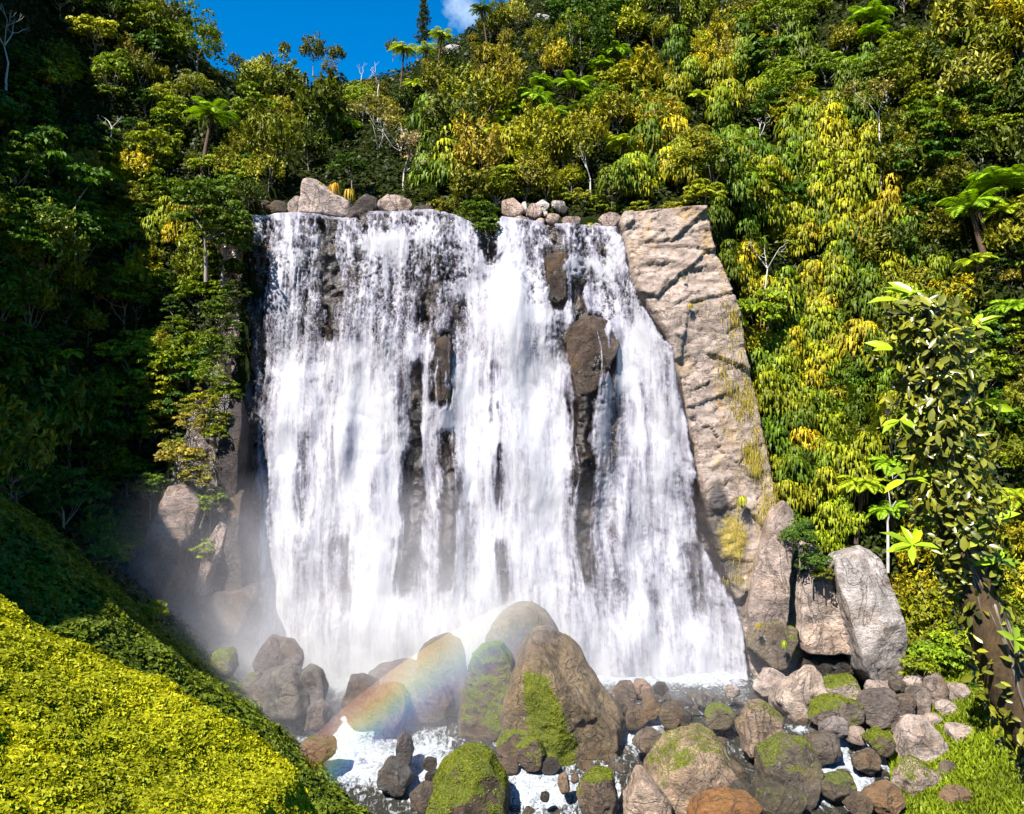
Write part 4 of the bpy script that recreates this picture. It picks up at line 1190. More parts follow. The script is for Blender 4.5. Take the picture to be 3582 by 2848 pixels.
def make_flax(seed, n=80, L=1.5, hang=True):
    """tufts of strap leaves; the hanging form is a shaggy mound draped down a cliff"""
    r = np.random.default_rng(seed)
    parts = []
    if not hang:
        for k in range(n):
            V, Fc, rn = strap(r, r.uniform(0, 6.28), L * r.uniform(.6, 1.15), r.uniform(.35, 1.1), .085 * r.uniform(.7, 1.3))
            parts.append((V, Fc, rn))
    else:
        lob = [(r.normal(0, .55), r.normal(0, .2), r.normal(0, .65), r.uniform(.5, .85)) for _ in range(9)]
        for k in range(n):
            cx_, cy_, cz_, R_ = lob[r.integers(len(lob))]
            az = r.uniform(-math.pi, 0) if r.random() < .8 else r.uniform(0, math.pi)
            el = r.uniform(-.3, 1.3)
            p0 = np.array([math.cos(az) * math.cos(el), math.sin(az) * math.cos(el) * .8, math.sin(el)]) * R_
            V, Fc, rn = strap(r, az + r.normal(0, .5), L * r.uniform(.55, 1.2), r.uniform(.05, .55), .12 * r.uniform(.7, 1.3), 4, .7)
            parts.append((V + p0 + np.array([cx_, cy_, cz_ + .6]), Fc, np.clip(rn + .15 * (el - .5), 0, 1)))
    V, Fc, rn = merge(parts)
    return mesh_np('hanging_flax' if hang else 'flax_tuft', V, Fc, MAT['strap'], False, {'rnd': rn})

def make_nikau(seed, nf=13, L=2.6, trunk=2.6):
    r = np.random.default_rng(seed)
    parts = []
    for k in range(nf):
        parts += frond(r, 2 * math.pi * k / nf + r.uniform(-.2, .2), L * r.uniform(.85, 1.1), r.uniform(1.1, 2.2), r.uniform(.25, .6), L * .24, 26, fwd=.8)
    V, Fc, rn = merge(parts); V[:, 2] += trunk
    crown = mesh_np('crown', V, Fc, MAT['strap'], False, {'rnd': rn})
    t = np.linspace(0, 1, 6)
    tv, tf = tube(np.stack([0 * t, 0 * t, -1 + (trunk + 1.1) * t], 1), .13 + .03 * (1 - t), 8)
    return mesh_np('trunk', tv, tf, MAT['bark'], True), crown

def make_bare(seed, h=4.0, leafy=0):
    r = np.random.default_rng(seed)
    parts, tips = [], []
    def grow(p, d, l, rad, lev):
        q1 = p + d * l * .5 + r.normal(0, .05 * l, 3); q2 = p + d * l + r.normal(0, .06 * l, 3)
        V, Fc = tube([p, q1, q2], [rad * .72, rad * .6, rad * .42], 6); parts.append((V, Fc))
        if lev == 0: tips.append(q2); return
        for _ in range(r.integers(2, 4)):
            grow(q2, norm(d + r.normal(0, .5, 3) * [1, 1, .6]), l * r.uniform(.5, .72), rad * .55, lev - 1)
    V, Fc = tube([[0, 0, -3.2], [0, 0, -.5]], [.11, .09], 6); parts.append((V, Fc))
    grow(np.array([0, 0, -.6]), norm(np.array([r.uniform(-.1, .1), 0, 1.0])), h * .5, .12, 3)
    V, Fc, _ = merge(parts)
    tr = mesh_np('trunk', V, Fc, MAT['palebark'], True)
    cr_ = None
    if leafy:
        lp = []
        for t in tips:
            k = leafy
            pos = t + r.normal(0, .28, (k, 3))
            ln = .26 * r.uniform(.7, 1.3, k)
            lp.append(leaves(pos, r.normal(0, .6, (k, 3)) + [0, 0, .8], rvec(r, k), ln, ln * .5, np.clip(r.normal(.5, .25, k), 0, 1)))
        V, Fc, rn = merge(lp)
        cr_ = mesh_np('crown', V, Fc, MAT['leaf'], False, {'rnd': rn})
    return tr, cr_

def make_conifer(seed, h=7.0, R=1.5):
    r = np.random.default_rng(seed)
    parts = []
    for lev in np.linspace(.12, 1, 15):
        rr_ = R * (1.05 - lev) ** .75 + .12
        for k in range(int(5 + 7 * (1 - lev))):
            az = r.uniform(0, 6.28)
            n = 24
            t = r.random(n) ** .7
            l = rr_ * r.uniform(.7, 1.15)
            dv = np.array([math.cos(az), math.sin(az), .25])
            pos = np.array([0, 0, h * lev]) + dv * (t * l)[:, None] + r.normal(0, .12, (n, 3))
            T = dv * .5 + r.normal(0, .4, (n, 3)) + [0, 0, .7]
            ln = .32 * r.uniform(.7, 1.3, n)
            parts.append(leaves(pos, r.normal(0, .5, (n, 3)) + [0, 0, .8], T, ln, ln * .35, np.clip(r.normal(.45, .22, n), 0, 1)))
    V, Fc, rn = merge(parts)
    crown = mesh_np('crown', V, Fc, MAT['leaf'], False, {'rnd': rn})
    tv, tf = tube([[0, 0, -1], [0, 0, h * .5], [.05, 0, h * 1.02]], [.16, .10, .02], 7)
    return mesh_np('trunk', tv, tf, MAT['bark'], True), crown

BROAD = [make_broadleaf(100 + i, R=2.0 + .25 * (i % 3), hh=(1.0, 1.25, .85)[i % 3], npad=38 + 4 * (i % 3), per=54, leaf=(.30, .24, .36, .27)[i % 4]) for i in range(7)]
TEA = [make_teatree(200 + i, R=1.7 + .2 * (i % 3), tall=(1.2, 1.5, 1.0)[i % 3]) for i in range(6)]
FERN = [make_treefern(300 + i, nf=14 + 2 * i, trunk=2.6) for i in range(4)]
HANG = [make_flax(400 + i, 560, .72) for i in range(5)]
TUFT = [make_flax(450 + i, 60, 1.2, False) for i in range(3)]
NIKAU = [make_nikau(500 + i) for i in range(2)]
CONIF = [make_conifer(600 + i) for i in range(2)]

def plant(kind, meshes, loc, scale, color, label, cat, group=None, rz=None, lean=(0, 0), sz=None, trunkcol=None):
    e = bpy.data.objects.new(kind, None)
    COL.objects.link(e)
    e.location = loc; e.rotation_euler = (lean[0], lean[1], RNG.uniform(0, 6.28) if rz is None else rz)
    e.scale = (scale, scale, sz or scale); e.empty_display_size = .3
    tag(e, label, cat, group)
    for nm, me in zip(('trunk', 'crown'), meshes):
        if me is not None: link(nm, me, e, None, color)
    return e

def single(kind, me, loc, scale, color, label, cat, group=None, rz=None):
    o = link(kind, me, None, loc, color)
    o.rotation_euler = (0, 0, RNG.uniform(0, 6.28) if rz is None else rz)
    o.scale = (scale,) * 3
    return tag(o, label, cat, group)

def spot(u, v, rise):
    """ground point of a plant whose crown, 'rise' metres up, is seen at (u, v)"""
    Y = march([u], [v])[0]
    if np.isnan(Y): Y = 100.0
    for _ in range(3):
        y2 = march([u], [v + rise * F / Y])[0]
        if np.isnan(y2): break
        Y = y2
    q = px(u, v, Y)
    return np.array([q[0], Y, float(H(q[0], Y))]), q, Y

LIME, LIMEY = (.20, .34, .012), (.29, .37, .014)
# ---- tree ferns, each where it stands out of the bush: u, v of the crown, width in pixels, colour, label
FERNS = [
    (212, 114, 46, LIME, 'bright tree fern spread flat in a dark gap on the left spur'),
    (66, 354, 30, LIMEY, 'lone pale lime tree fern leaning out of the shade at the far left'),
    (535, 98, 36, LIME, 'star-shaped bright tree fern at the centre of the hillside fern row'),
    (541, 82, 24, LIME, 'small tree fern just above the star-shaped one on the hill'),
    (575, 86, 40, LIME, 'wide tree fern on the hill, right of the star-shaped one'),
    (602, 65, 26, LIME, 'upright tree fern with a dark trunk high on the hillside fern row'),
    (615, 52, 32, LIME, 'topmost tree fern of the hillside fern row'),
    (517, 109, 26, LIME, 'tree fern just below and left of the star-shaped one'),
    (502, 119, 28, LIMEY, 'yellow-green tree fern low in the hillside fern row'),
    (553, 112, 30, LIME, 'tree fern below and right of the star-shaped one'),
    (495, 133, 34, LIMEY, 'broad yellow-green tree fern at the bottom of the fern row'),
    (623, 144, 34, LIMEY, 'pale tree fern with ribbed fronds left of the dark hollow'),
    (580, 107, 24, (.10, .16, .012), 'dull green tree fern beside the dark gap on the hill'),
    (482, 9, 22, (.09, .14, .012), 'dark tree fern standing on the skyline'),
    (442, 36, 24, LIMEY, 'tree fern just under the skyline, right of the pointed conifer'),
    (404, 50, 26, LIMEY, 'tree fern on the ridge shoulder, left of the grey outcrop'),
    (426, 50, 22, LIMEY, 'tree fern right at the upper end of the grey outcrop'),
    (434, 102, 26, LIMEY, 'tree fern in the yellowish bush halfway up the hill'),
    (415, 85, 22, LIMEY, 'small tree fern below the long grey outcrop'),
    (350, 125, 24, LIME, 'tree fern left of the round-headed pale tree'),
    (399, 122, 22, (.11, .17, .012), 'tree fern right of the round-headed pale tree'),
    (870, 17, 44, LIME, 'large bright tree fern near the top of the right slope'),
    (872, 33, 30, LIME, 'tree fern hanging just below the large bright one at the top'),
    (893, 40, 24, LIMEY, 'tree fern at the right foot of the large bright one at the top'),
    (862, 60, 24, LIME, 'tree fern above the white forked tree on the right slope'),
    (805, 95, 26, LIME, 'bright tree fern on the right slope beside the small pale outcrop'),
    (695, 96, 26, LIMEY, 'yellow-green tree fern on the right slope above the dry ledge'),
    (998, 183, 56, LIME, 'upper of the big tree ferns at the right edge'),
    (970, 208, 62, LIME, 'biggest tree fern, hanging over a black hollow at the right edge'),
    (1002, 212, 40, LIMEY, 'tree fern drooping in front of the upper big one at the right edge'),
    (975, 262, 34, LIMEY, 'rounded lime tree fern under the biggest tree fern'),
    (863, 484, 46, LIMEY, 'vivid lime tree fern above the standing slabs'),
    (890, 463, 36, LIME, 'tree fern with a thin pale trunk above the standing slabs'),
    (908, 472, 40, LIME, 'tree fern pressed against the leafy leaning trunk'),
    (889, 510, 38, LIME, 'flat low tree fern right above the grey slab'),
    (1014, 306, 46, LIME, 'tree fern at the right edge beside the leafy trunk top'),
    (1019, 498, 44, LIMEY, 'tree fern at the right edge halfway down the leafy trunk'),
    (690, 138, 22, LIMEY, 'small tree fern right of the dark hollow above the dry ledge'),
    (760, 35, 24, (.12, .18, .012), 'dull tree fern in the olive bush of the upper right slope'),
]
def fern_trunk(h, seed):
    r = np.random.default_rng(seed)
    t = np.linspace(0, 1, 7)
    tv, tf = tube(np.stack([.2 * np.sin(t * 2.2) * (1 - t), 0 * t, -h * (1 - t)], 1), .10 + .07 * (1 - t), 7)
    parts = [(tv, tf)]
    for k in range(12):
        az = r.uniform(0, 6.28); a = np.array([math.cos(az), math.sin(az), 0])
        p0 = np.array([0, 0, -.1])
        V, Fc = tube([p0, p0 + a * .45 + [0, 0, -.35], p0 + a * .5 + [0, 0, -1.0 - r.random() * .5]], [.03, .04, .01], 4); parts.append((V, Fc))
    V, Fc, _ = merge(parts)
    return mesh_np('trunk', V, Fc, MAT['fernbark'], True)

def tree_fern(u, v, w, col_, lab, i, out_=3.0, pale=False):
    Y = march([u], [v])[0]
    if np.isnan(Y): Y = march([u], [v + 40])[0]
    Y = Y - (out_ if u < 680 else 1.6)
    sc = max(.45, w * Y / F / 3.5)
    q = px(u, v, Y)
    h = float(np.clip(q[2] - H(q[0], Y) + .6, 1.5, 9 if u < 680 else 4.2)) / sc
    e = bpy.data.objects.new('tree_fern', None); COL.objects.link(e)
    e.location = q; e.scale = (sc,) * 3; e.rotation_euler = (RNG.uniform(.05, .25), RNG.uniform(-.1, .1), RNG.uniform(0, 6.28)); e.empty_display_size = .3
    tag(e, lab, 'tree fern', 'tree ferns on the slopes')
    tr = fern_trunk(h, 900 + i)
    if pale: tr.materials.clear(); tr.materials.append(MAT['palebark'])
    link('trunk', tr, e)
    link('crown', FERN[i % 4][1], e, (0, 0, -2.6), col_)
for i, (u, v, w, col_, lab) in enumerate(FERNS):
    tree_fern(u, v, w * 1.12, col_, lab, i)
tree_fern(521, 144, 34, LIMEY, 'yellowish tree fern on a tall thin white stem above the lip boulders', 60, 3.0, True)

for i, (u, v, w, lab) in enumerate([(868, 416, 60, 'nikau-like palm with a fan of stiff upright fronds, left of the leafy trunk'), (853, 448, 56, 'palm with upright dark fronds below the upper palm'), (891, 432, 44, 'yellowing palm squeezed between the palms and the leafy trunk'), (838, 425, 40, 'small palm at the left of the palm group')]):
    b, q, Y = spot(u, v, 2.5); s = w * Y / F / 4.0
    b[2] = q[2] - 3.4 * s
    plant('palm', NIKAU[i % 2], b, s, (.10, .15, .012) if i != 2 else (.28, .20, .015), lab.replace('nikau-like palm', 'palm'), 'palm', 'palms on the right slope')

# ---- pale bare trees
BARES = [(881, 112, 60, 40, 'white forked tree with sparse leaves on the right slope'), (757, 128, 40, 0, 'white leafless spreading tree on the right slope'), (768, 262, 50, 14, 'slim white tree against dark leaves right of the dry ledge'),
         (379, 145, 66, 46, 'round-headed tree on two pale stems above the largest pink boulder'), (402, 142, 56, 0, 'bare white forked tree right of the round-headed tree'), (404, 164, 44, 40, 'pale blossoming small tree just above the lip boulders'),
         (592, 170, 46, 16, 'bent pale tree with a side branch above the dry end of the lip'), (112, 122, 26, 0, 'tangle of pinkish dead twigs on the left spur'), (362, 80, 34, 0, 'grey dead stems on the hill below the left skyline'),
         (378, 75, 30, 0, 'pale dead stem right of the grey dead stems'), (446, 108, 36, 16, 'thin pale stem in the middle of the hill'), (833, 102, 30, 12, 'short pale stem left of the white forked tree'), (888, 500, 40, 0, 'crooked pale stem above the grey slab'),
         (345, 42, 30, 8, 'spindly tree on the skyline left of the notch'), (6, 40, 50, 0, 'pale leaning stem in the dark top left corner'), (310, 85, 24, 0, 'dead white stem in the valley above the falls')]
for i, (u, v, h, lf, lab) in enumerate(BARES):
    Y = march([u], [v + 4])[0]
    if np.isnan(Y): Y = march([u], [v + 40])[0]
    Y = Y - 2.6
    hm = 1.25 * h * Y / F
    q = px(u, v, Y); b = np.array([q[0], Y, q[2] - hm * .5])
    tr, cr_ = make_bare(700 + i, hm * .95, lf)
    plant('bare_tree' if not cr_ else 'sparse_tree', (tr, cr_), b, 1.0, (.22, .19, .05) if i in (3, 0) else (.34, .26, .17) if i == 5 else (.12, .13, .015), lab, 'tree', rz=0)

# ---- pointed trees on the skyline
for i, (u, v, h, lab) in enumerate([(424, 22, 50, 'tall pointed conifer on the skyline'), (172, 12, 50, 'dark bushy tree at the left end of the sky'), (313, 44, 34, 'bushy tree on the skyline right of the notch'), (337, 47, 26, 'small bushy tree on the skyline between the notch and the conifer'),
                                   (393, 40, 18, 'stubby tree on the skyline just left of the conifer'), (237, 56, 22, 'little tree at the bottom of the sky notch'), (285, 42, 20, 'thin dark tree at the left side of the skyline bush'), (208, 28, 30, 'dark tree leaning over the sky notch')]):
    Y = 104 if u > 215 else 84
    hm = h * Y / F
    X = (u - CU) / F * Y
    zt = HC - (v - h / 2 + (0 if i == 0 else 9) - CV) / F * Y
    if i != 0:
        plant('skyline_tree', TEA[i % 6], (X, Y, zt - hm), hm / 5.6, (.09, .10, .012), lab, 'tree', 'small bushy trees on the skyline')
    else:
        plant('conifer', CONIF[i % 2], (X, Y, zt - hm), hm / 7.0, (.05, .065, .012), lab, 'conifer', None, sz=hm / 7.1)

# ---- the forest: crowns spread over every vegetated slope in view
EXC = [[(286, 225), (288, 192), (305, 172), (360, 176), (418, 190), (422, 225)], [(490, 230), (492, 196), (580, 194), (630, 206), (630, 230)], [(247, 206), (625, 206), (700, 206), (712, 255), (735, 320), (752, 400), (772, 500), (790, 540), (805, 540), (845, 548), (890, 552), (902, 600), (902, 690), (740, 700), (268, 700), (215, 620), (214, 520), (222, 440), (222, 330), (240, 260)],
       [(140, 600), (150, 500), (175, 478), (215, 470), (215, 620)]]
FOOT = [(0, 555), (90, 600), (160, 620), (215, 620), (215, 700), (900, 690), (925, 668), (1100, 730), (1100, -30), (-70, -30), (-70, 540)]
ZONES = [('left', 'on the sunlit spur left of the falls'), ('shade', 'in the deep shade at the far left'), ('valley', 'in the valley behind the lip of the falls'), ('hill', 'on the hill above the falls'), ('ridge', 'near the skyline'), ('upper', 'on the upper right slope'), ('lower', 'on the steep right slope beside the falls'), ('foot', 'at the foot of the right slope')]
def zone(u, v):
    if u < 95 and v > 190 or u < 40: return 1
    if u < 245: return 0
    if u < 320 and v > 120: return 2
    if v < 75 and u < 560: return 4
    if u < 660 : return 3
    if v < 200: return 5
    if v < 470: return 6
    return 7
KINDS = {
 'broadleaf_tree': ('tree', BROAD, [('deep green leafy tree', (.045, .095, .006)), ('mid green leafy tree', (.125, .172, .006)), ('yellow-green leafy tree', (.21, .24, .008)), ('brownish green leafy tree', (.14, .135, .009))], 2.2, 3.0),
 'tea_tree': ('tree', TEA, [('olive fine-leaved tree', (.14, .15, .009)), ('golden brown fine-leaved tree', (.22, .195, .022)), ('yellow fine-leaved tree', (.27, .25, .009)), ('dark olive fine-leaved tree', (.065, .085, .008))], 2.0, 2.9),
 'hanging_flax': ('flax', HANG, [('yellow-green hanging strap-leaved plant', (.20, .22, .007)), ('golden hanging strap-leaved plant', (.30, .25, .010)), ('green hanging strap-leaved plant', (.09, .14, .006))], 1.5, .6),
}
HOLLOWS = [(592, 66, 20), (670, 200, 20), (655, 212, 16), (822, 42, 30), (840, 20, 22), (762, 142, 22), (300, 178, 26), (275, 190, 20), (975, 232, 26), (765, 205, 18), (700, 130, 14), (600, 122, 12), (480, 62, 11), (560, 42, 12), (880, 200, 16), (905, 112, 18), (858, 285, 12), (420, 132, 12), (350, 100, 10), (745, 62, 15), (690, 60, 12), (935, 20, 26), (730, 232, 14), (835, 470, 14), (70, 30, 26)]
cnt = {k: 0 for k in KINDS}
placed = []
for (u, v, w, *_r) in FERNS: placed.append((u, v + 3, w * 2.0))
for (u, v, w) in HOLLOWS: placed.append((u, v, w * 2.2))
for (u, v, h, *_r) in BARES: placed.append((u, v, h * 1.3))
MAXK = {'broadleaf_tree': 296, 'tea_tree': 290, 'hanging_flax': 250}
cand = 10500
cu_ = RNG.uniform(-60, 1100, cand); cv_ = RNG.uniform(-12, 700, cand)
ok = inpoly(cu_, cv_, FOOT)
for e_ in EXC: ok &= ~inpoly(cu_, cv_, e_)
cu_, cv_ = cu_[ok], cv_[ok]
cY = march(cu_, cv_ + 22, st=.3)
good = (~np.isnan(cY)) & (cY > 40); cu_, cv_, cY = cu_[good], cv_[good], cY[good]
hang_zones = [((750, 130), 70, 50), ((790, 190), 70, 45), ((735, 300), 40, 70), ((770, 380), 55, 90), ((800, 450), 50, 70), ((720, 250), 25, 40), ((840, 250), 60, 60), ((830, 330), 50, 60), ((870, 350), 50, 60), ((420, 165), 60, 25), ((655, 185), 40, 35), ((180, 240), 14, 20)]
for u, v, Y in zip(cu_, cv_, cY):
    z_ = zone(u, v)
    hp = max([math.exp(-((u - c[0]) / a) ** 2 - ((v - c[1]) / b) ** 2) for c, a, b in hang_zones])
    rr_ = RNG.random()
    if rr_ < .75 * hp: kd = 'hanging_flax'
    elif z_ in (0, 1): kd = 'broadleaf_tree' if RNG.random() < .9 else 'tea_tree'
    elif z_ in (3, 4, 2): kd = 'tea_tree' if RNG.random() < .66 else 'broadleaf_tree'
    elif z_ == 5: kd = 'tea_tree' if RNG.random() < .55 else 'broadleaf_tree'
    else: kd = 'broadleaf_tree' if RNG.random() < .72 else 'tea_tree'
    if cnt[kd] >= MAXK[kd]: continue
    cat, ms_, cols, R0, rise0 = KINDS[kd]
    s = float(RNG.choice([RNG.uniform(.5, .8), RNG.uniform(.8, 1.15), RNG.uniform(1.15, 1.4)], p=[.55, .37, .08])) if kd != 'hanging_flax' else RNG.uniform(.75, 1.25)
    if z_ in (6, 7) and kd != 'hanging_flax': s *= .8
    if z_ in (0,): s *= .8
    if z_ == 4: s *= .62
    rp = R0 * s * F / Y
    if any((u - a) ** 2 + (v - b) ** 2 < (.52 * (rp * .5 + c * .5) * (1.0 if Y > 75 else 1.05)) ** 2 for a, b, c in placed): continue
    if u > 205 and u < 250 and v > 300: continue
    # keep the crown off the water, the ledge and the sky notch
    edge = False
    for e_ in EXC:
        for a in np.linspace(0, 6.28, 7)[:-1]:
            if inpoly(u + .55 * rp * math.cos(a), v + .55 * rp * math.sin(a), e_): edge = True
    if edge: 
        s *= .6; rp *= .6
        for e_ in EXC:
            for a in np.linspace(0, 6.28, 7)[:-1]:
                if inpoly(u + .5 * rp * math.cos(a), v + .5 * rp * math.sin(a), e_): s = 0
        if s == 0: continue
    q = px(u, v, Y)
    rise = rise0 * s
    Yg = march([u], [v + rise * F / Y])[0]
    if np.isnan(Yg) or Yg < 40: continue
    q = px(u, v, Yg)
    p_noise = fbm2(u * .012, v * .012, 3, 91) + RNG.normal(0, .35)
    nc = len(cols)
    if kd == 'broadleaf_tree':
        wts = {0: (.25, .45, .2, .1), 1: (1, 0, 0, 0), 2: (.6, .3, .1, 0), 3: (.3, .3, .25, .15), 4: (.3, .2, .3, .2), 5: (.4, .3, .2, .1), 6: (.45, .3, .2, .05), 7: (.3, .45, .25, 0)}[z_]  # far-left trees get only the darkest green, painting in the deep shade
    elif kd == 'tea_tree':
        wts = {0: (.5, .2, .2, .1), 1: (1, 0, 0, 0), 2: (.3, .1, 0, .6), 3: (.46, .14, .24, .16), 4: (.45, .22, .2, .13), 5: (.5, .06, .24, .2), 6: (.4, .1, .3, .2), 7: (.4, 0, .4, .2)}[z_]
    else:
        wts = (.45, .15, .40)
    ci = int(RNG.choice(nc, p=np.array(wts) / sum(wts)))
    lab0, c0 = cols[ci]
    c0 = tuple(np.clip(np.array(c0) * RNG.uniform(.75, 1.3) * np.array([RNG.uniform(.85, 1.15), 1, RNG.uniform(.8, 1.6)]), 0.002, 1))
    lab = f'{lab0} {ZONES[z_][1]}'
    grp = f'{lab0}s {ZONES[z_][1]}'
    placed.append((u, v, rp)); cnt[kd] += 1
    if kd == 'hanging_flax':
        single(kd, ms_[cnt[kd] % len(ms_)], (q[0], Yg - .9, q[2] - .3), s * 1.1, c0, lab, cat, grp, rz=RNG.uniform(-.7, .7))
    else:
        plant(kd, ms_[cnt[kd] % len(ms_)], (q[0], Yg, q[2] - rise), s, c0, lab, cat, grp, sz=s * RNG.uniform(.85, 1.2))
print('forest', file=__import__('sys').stderr) if 0 else print('forest', cnt, len(placed))
# ------------------------------------------------------------------ ground cover (nobody could count its leaves)
def cover(name, pts, nrm, size, mat, color, label, cat, seed, up=.5, jit=.45, asp=.6, patch=.5, bump=.0, rz=1.0):
    r = np.random.default_rng(seed)
    n = len(pts)
    Nj = norm(nrm + r.normal(0, jit, (n, 3)) + np.array([0, 0, up]))
    T = norm(np.cross(Nj, r.normal(0, 1, (n, 3))))
    ln = size * r.uniform(.6, 1.4, n)
    rn = np.clip(.5 + .45 * fbm3(pts * patch, 3, seed) + r.normal(0, .17, n), 0, 1)
    off = nrm * (bump * (.75 + fbm3(pts * .9, 3, seed + 5)[:, None] + .5 * fbm3(pts * 2.5, 2, seed + 6)[:, None]) + .3 * size * r.random((n, 1)))
    V, Fc, rr_ = leaves(pts + off, Nj, T, ln, ln * asp, rn)
    o = link(name, mesh_np(name, V, Fc, MAT[mat], False, {'rnd': rr_}), None, None, color)
    return tag(o, label, cat, kind='stuff')

def ground_sample(n, x0, x1, y0, y1, seed, test):
    r = np.random.default_rng(seed)
    x, y = r.uniform(x0, x1, n), r.uniform(y0, y1, n)
    z = H(x, y)
    e = .25
    gx_ = (H(x + e, y) - H(x - e, y)) / (2 * e); gy_ = (H(x, y + e) - H(x, y - e)) / (2 * e)
    keep = test(x, y, z) & (r.random(n) < np.minimum(1, np.sqrt(1 + gx_ ** 2 + gy_ ** 2) / 2.5))
    Nn = norm(np.stack([-gx_, -gy_, np.ones(n)], 1))
    return np.stack([x, y, z], 1)[keep], Nn[keep]

def inview(x, y, z, m=40):
    u = CU + F * x / y; v = CV - (z - HC) * F / y
    return (u > -m) & (u < 1024 + m) & (v > -m) & (v < 814 + m)

# leafy carpet on the near bank
pts, nn = ground_sample(560000, -20, -3.5, 9, 25.5, 1, lambda x, y, z: inview(x, y, z) & (z > 2.5))
hole = fbm2(pts[:, 0] * .55, pts[:, 1] * .55, 4, 5) + .6 * fbm2(pts[:, 0] * 1.7, pts[:, 1] * 1.7, 2, 6) * 1.0
k = hole > -.92
cover('ground_cover', pts[k], nn[k], .125, 'moss', (.30, .315, .006), 'dense bright yellow-green leafy carpet over the near bank', 'ground cover', 2, up=.25, jit=.5, asp=.75, bump=.20)
# darker low cover on the bank behind it
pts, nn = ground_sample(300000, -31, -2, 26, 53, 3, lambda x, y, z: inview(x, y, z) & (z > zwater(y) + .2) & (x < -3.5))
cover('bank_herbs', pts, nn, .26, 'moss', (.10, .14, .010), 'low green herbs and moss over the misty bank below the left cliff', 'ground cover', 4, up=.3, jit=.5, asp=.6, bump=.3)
# bush understorey on every slope
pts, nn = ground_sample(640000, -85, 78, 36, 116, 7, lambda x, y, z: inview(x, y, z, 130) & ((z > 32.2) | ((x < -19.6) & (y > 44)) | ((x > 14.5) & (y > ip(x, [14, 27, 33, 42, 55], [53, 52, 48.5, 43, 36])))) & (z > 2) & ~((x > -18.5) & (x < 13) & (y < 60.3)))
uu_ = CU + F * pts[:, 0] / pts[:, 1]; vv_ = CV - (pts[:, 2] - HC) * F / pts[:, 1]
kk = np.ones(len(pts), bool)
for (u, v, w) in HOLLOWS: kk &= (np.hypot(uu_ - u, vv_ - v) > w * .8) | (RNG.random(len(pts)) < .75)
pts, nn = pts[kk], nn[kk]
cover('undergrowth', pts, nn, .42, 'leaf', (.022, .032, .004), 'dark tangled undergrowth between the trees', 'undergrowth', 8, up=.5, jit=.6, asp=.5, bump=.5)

# grass on the right bank
def blades(pts, nrm, ln, wd, seed):
    r = np.random.default_rng(seed); n = len(pts)
    az = r.uniform(0, 6.28, n)
    d = norm(np.stack([np.cos(az), np.sin(az), np.zeros(n)], 1) * r.uniform(.25, .9, (n, 1)) + [0, 0, 1] + nrm * .3)
    sd = norm(np.cross(d, r.normal(0, 1, (n, 3))))
    L_ = ln * r.uniform(.5, 1.4, n)[:, None]; w = wd * r.uniform(.7, 1.3, n)[:, None]
    a, b = pts - sd * w, pts + sd * w
    mid_ = pts + d * L_ * .6; tip = pts + d * L_ + np.array([0, 0, -.25]) * L_
    V = np.stack([a, b, mid_ + sd * w * .7, mid_ - sd * w * .7, tip], 1).reshape(-1, 3)
    i = np.arange(n)[:, None] * 5
    rn = np.clip(.45 + .5 * fbm3(pts * .5, 3, seed) + r.normal(0, .15, n), 0, 1)
    return V, [i + np.array([0, 1, 2, 3]), i + np.array([3, 2, 4])], np.repeat(rn, 5)
pts, nn = ground_sample(220000, 12, 36, 33, 53, 11, lambda x, y, z: inview(x, y, z) & (z > zwater(y) + .12) & (fbm2(x * .8, y * .8, 3, 12) > -.55))
V, Fc, rn = blades(pts, nn, .34, .035, 12)
tag(link('grass', mesh_np('grass', V, Fc, MAT['grass'], False, {'rnd': rn}), None, None, (.19, .25, .012)), 'bright green grass on the bank right of the stream', 'grass', kind='stuff')
# dry grass hanging on the right edge of the dry ledge
r = np.random.default_rng(5)
n = 9000
vv = r.uniform(300, 585, n); uu = ip(vv, REv, REu) + r.normal(-4, 11, n) + 10 * fbm2(vv * .05, vv * 0, 2, 4)
uu = np.where(vv > 500, uu - 10, uu)
keep = fbm2(uu * .06, vv * .035, 4, 6) + r.normal(0, .22, n) > .16
uu, vv = uu[keep], vv[keep]
zz = HC - (vv - CV) / F * 56.5; xx = (uu - CU) / F * 56.5
yy, _, _, _ = cliffY(xx, zz)
xx = (uu - CU) / F * yy; zz = HC - (vv - CV) / F * yy
yy, _, _, _ = cliffY(xx, zz)
pts = np.stack([xx, yy - .05, zz], 1)
V, Fc, rn = blades(pts, np.tile(np.array([[0, -1.2, -.2]]), (len(pts), 1)), .42, .018, 13)
V = V.reshape(-1, 5, 3); V[:, 2:4, 2] -= .25; V[:, 4, 2] -= .75; V[:, 2:, 1] -= .1; V = V.reshape(-1, 3)
tag(link('ledge_grass', mesh_np('ledge_grass', V, Fc, MAT['grass'], False, {'rnd': rn}), None, None, (.36, .29, .035)), 'dry yellow grass hanging along the edge of the dry ledge', 'grass', kind='stuff')

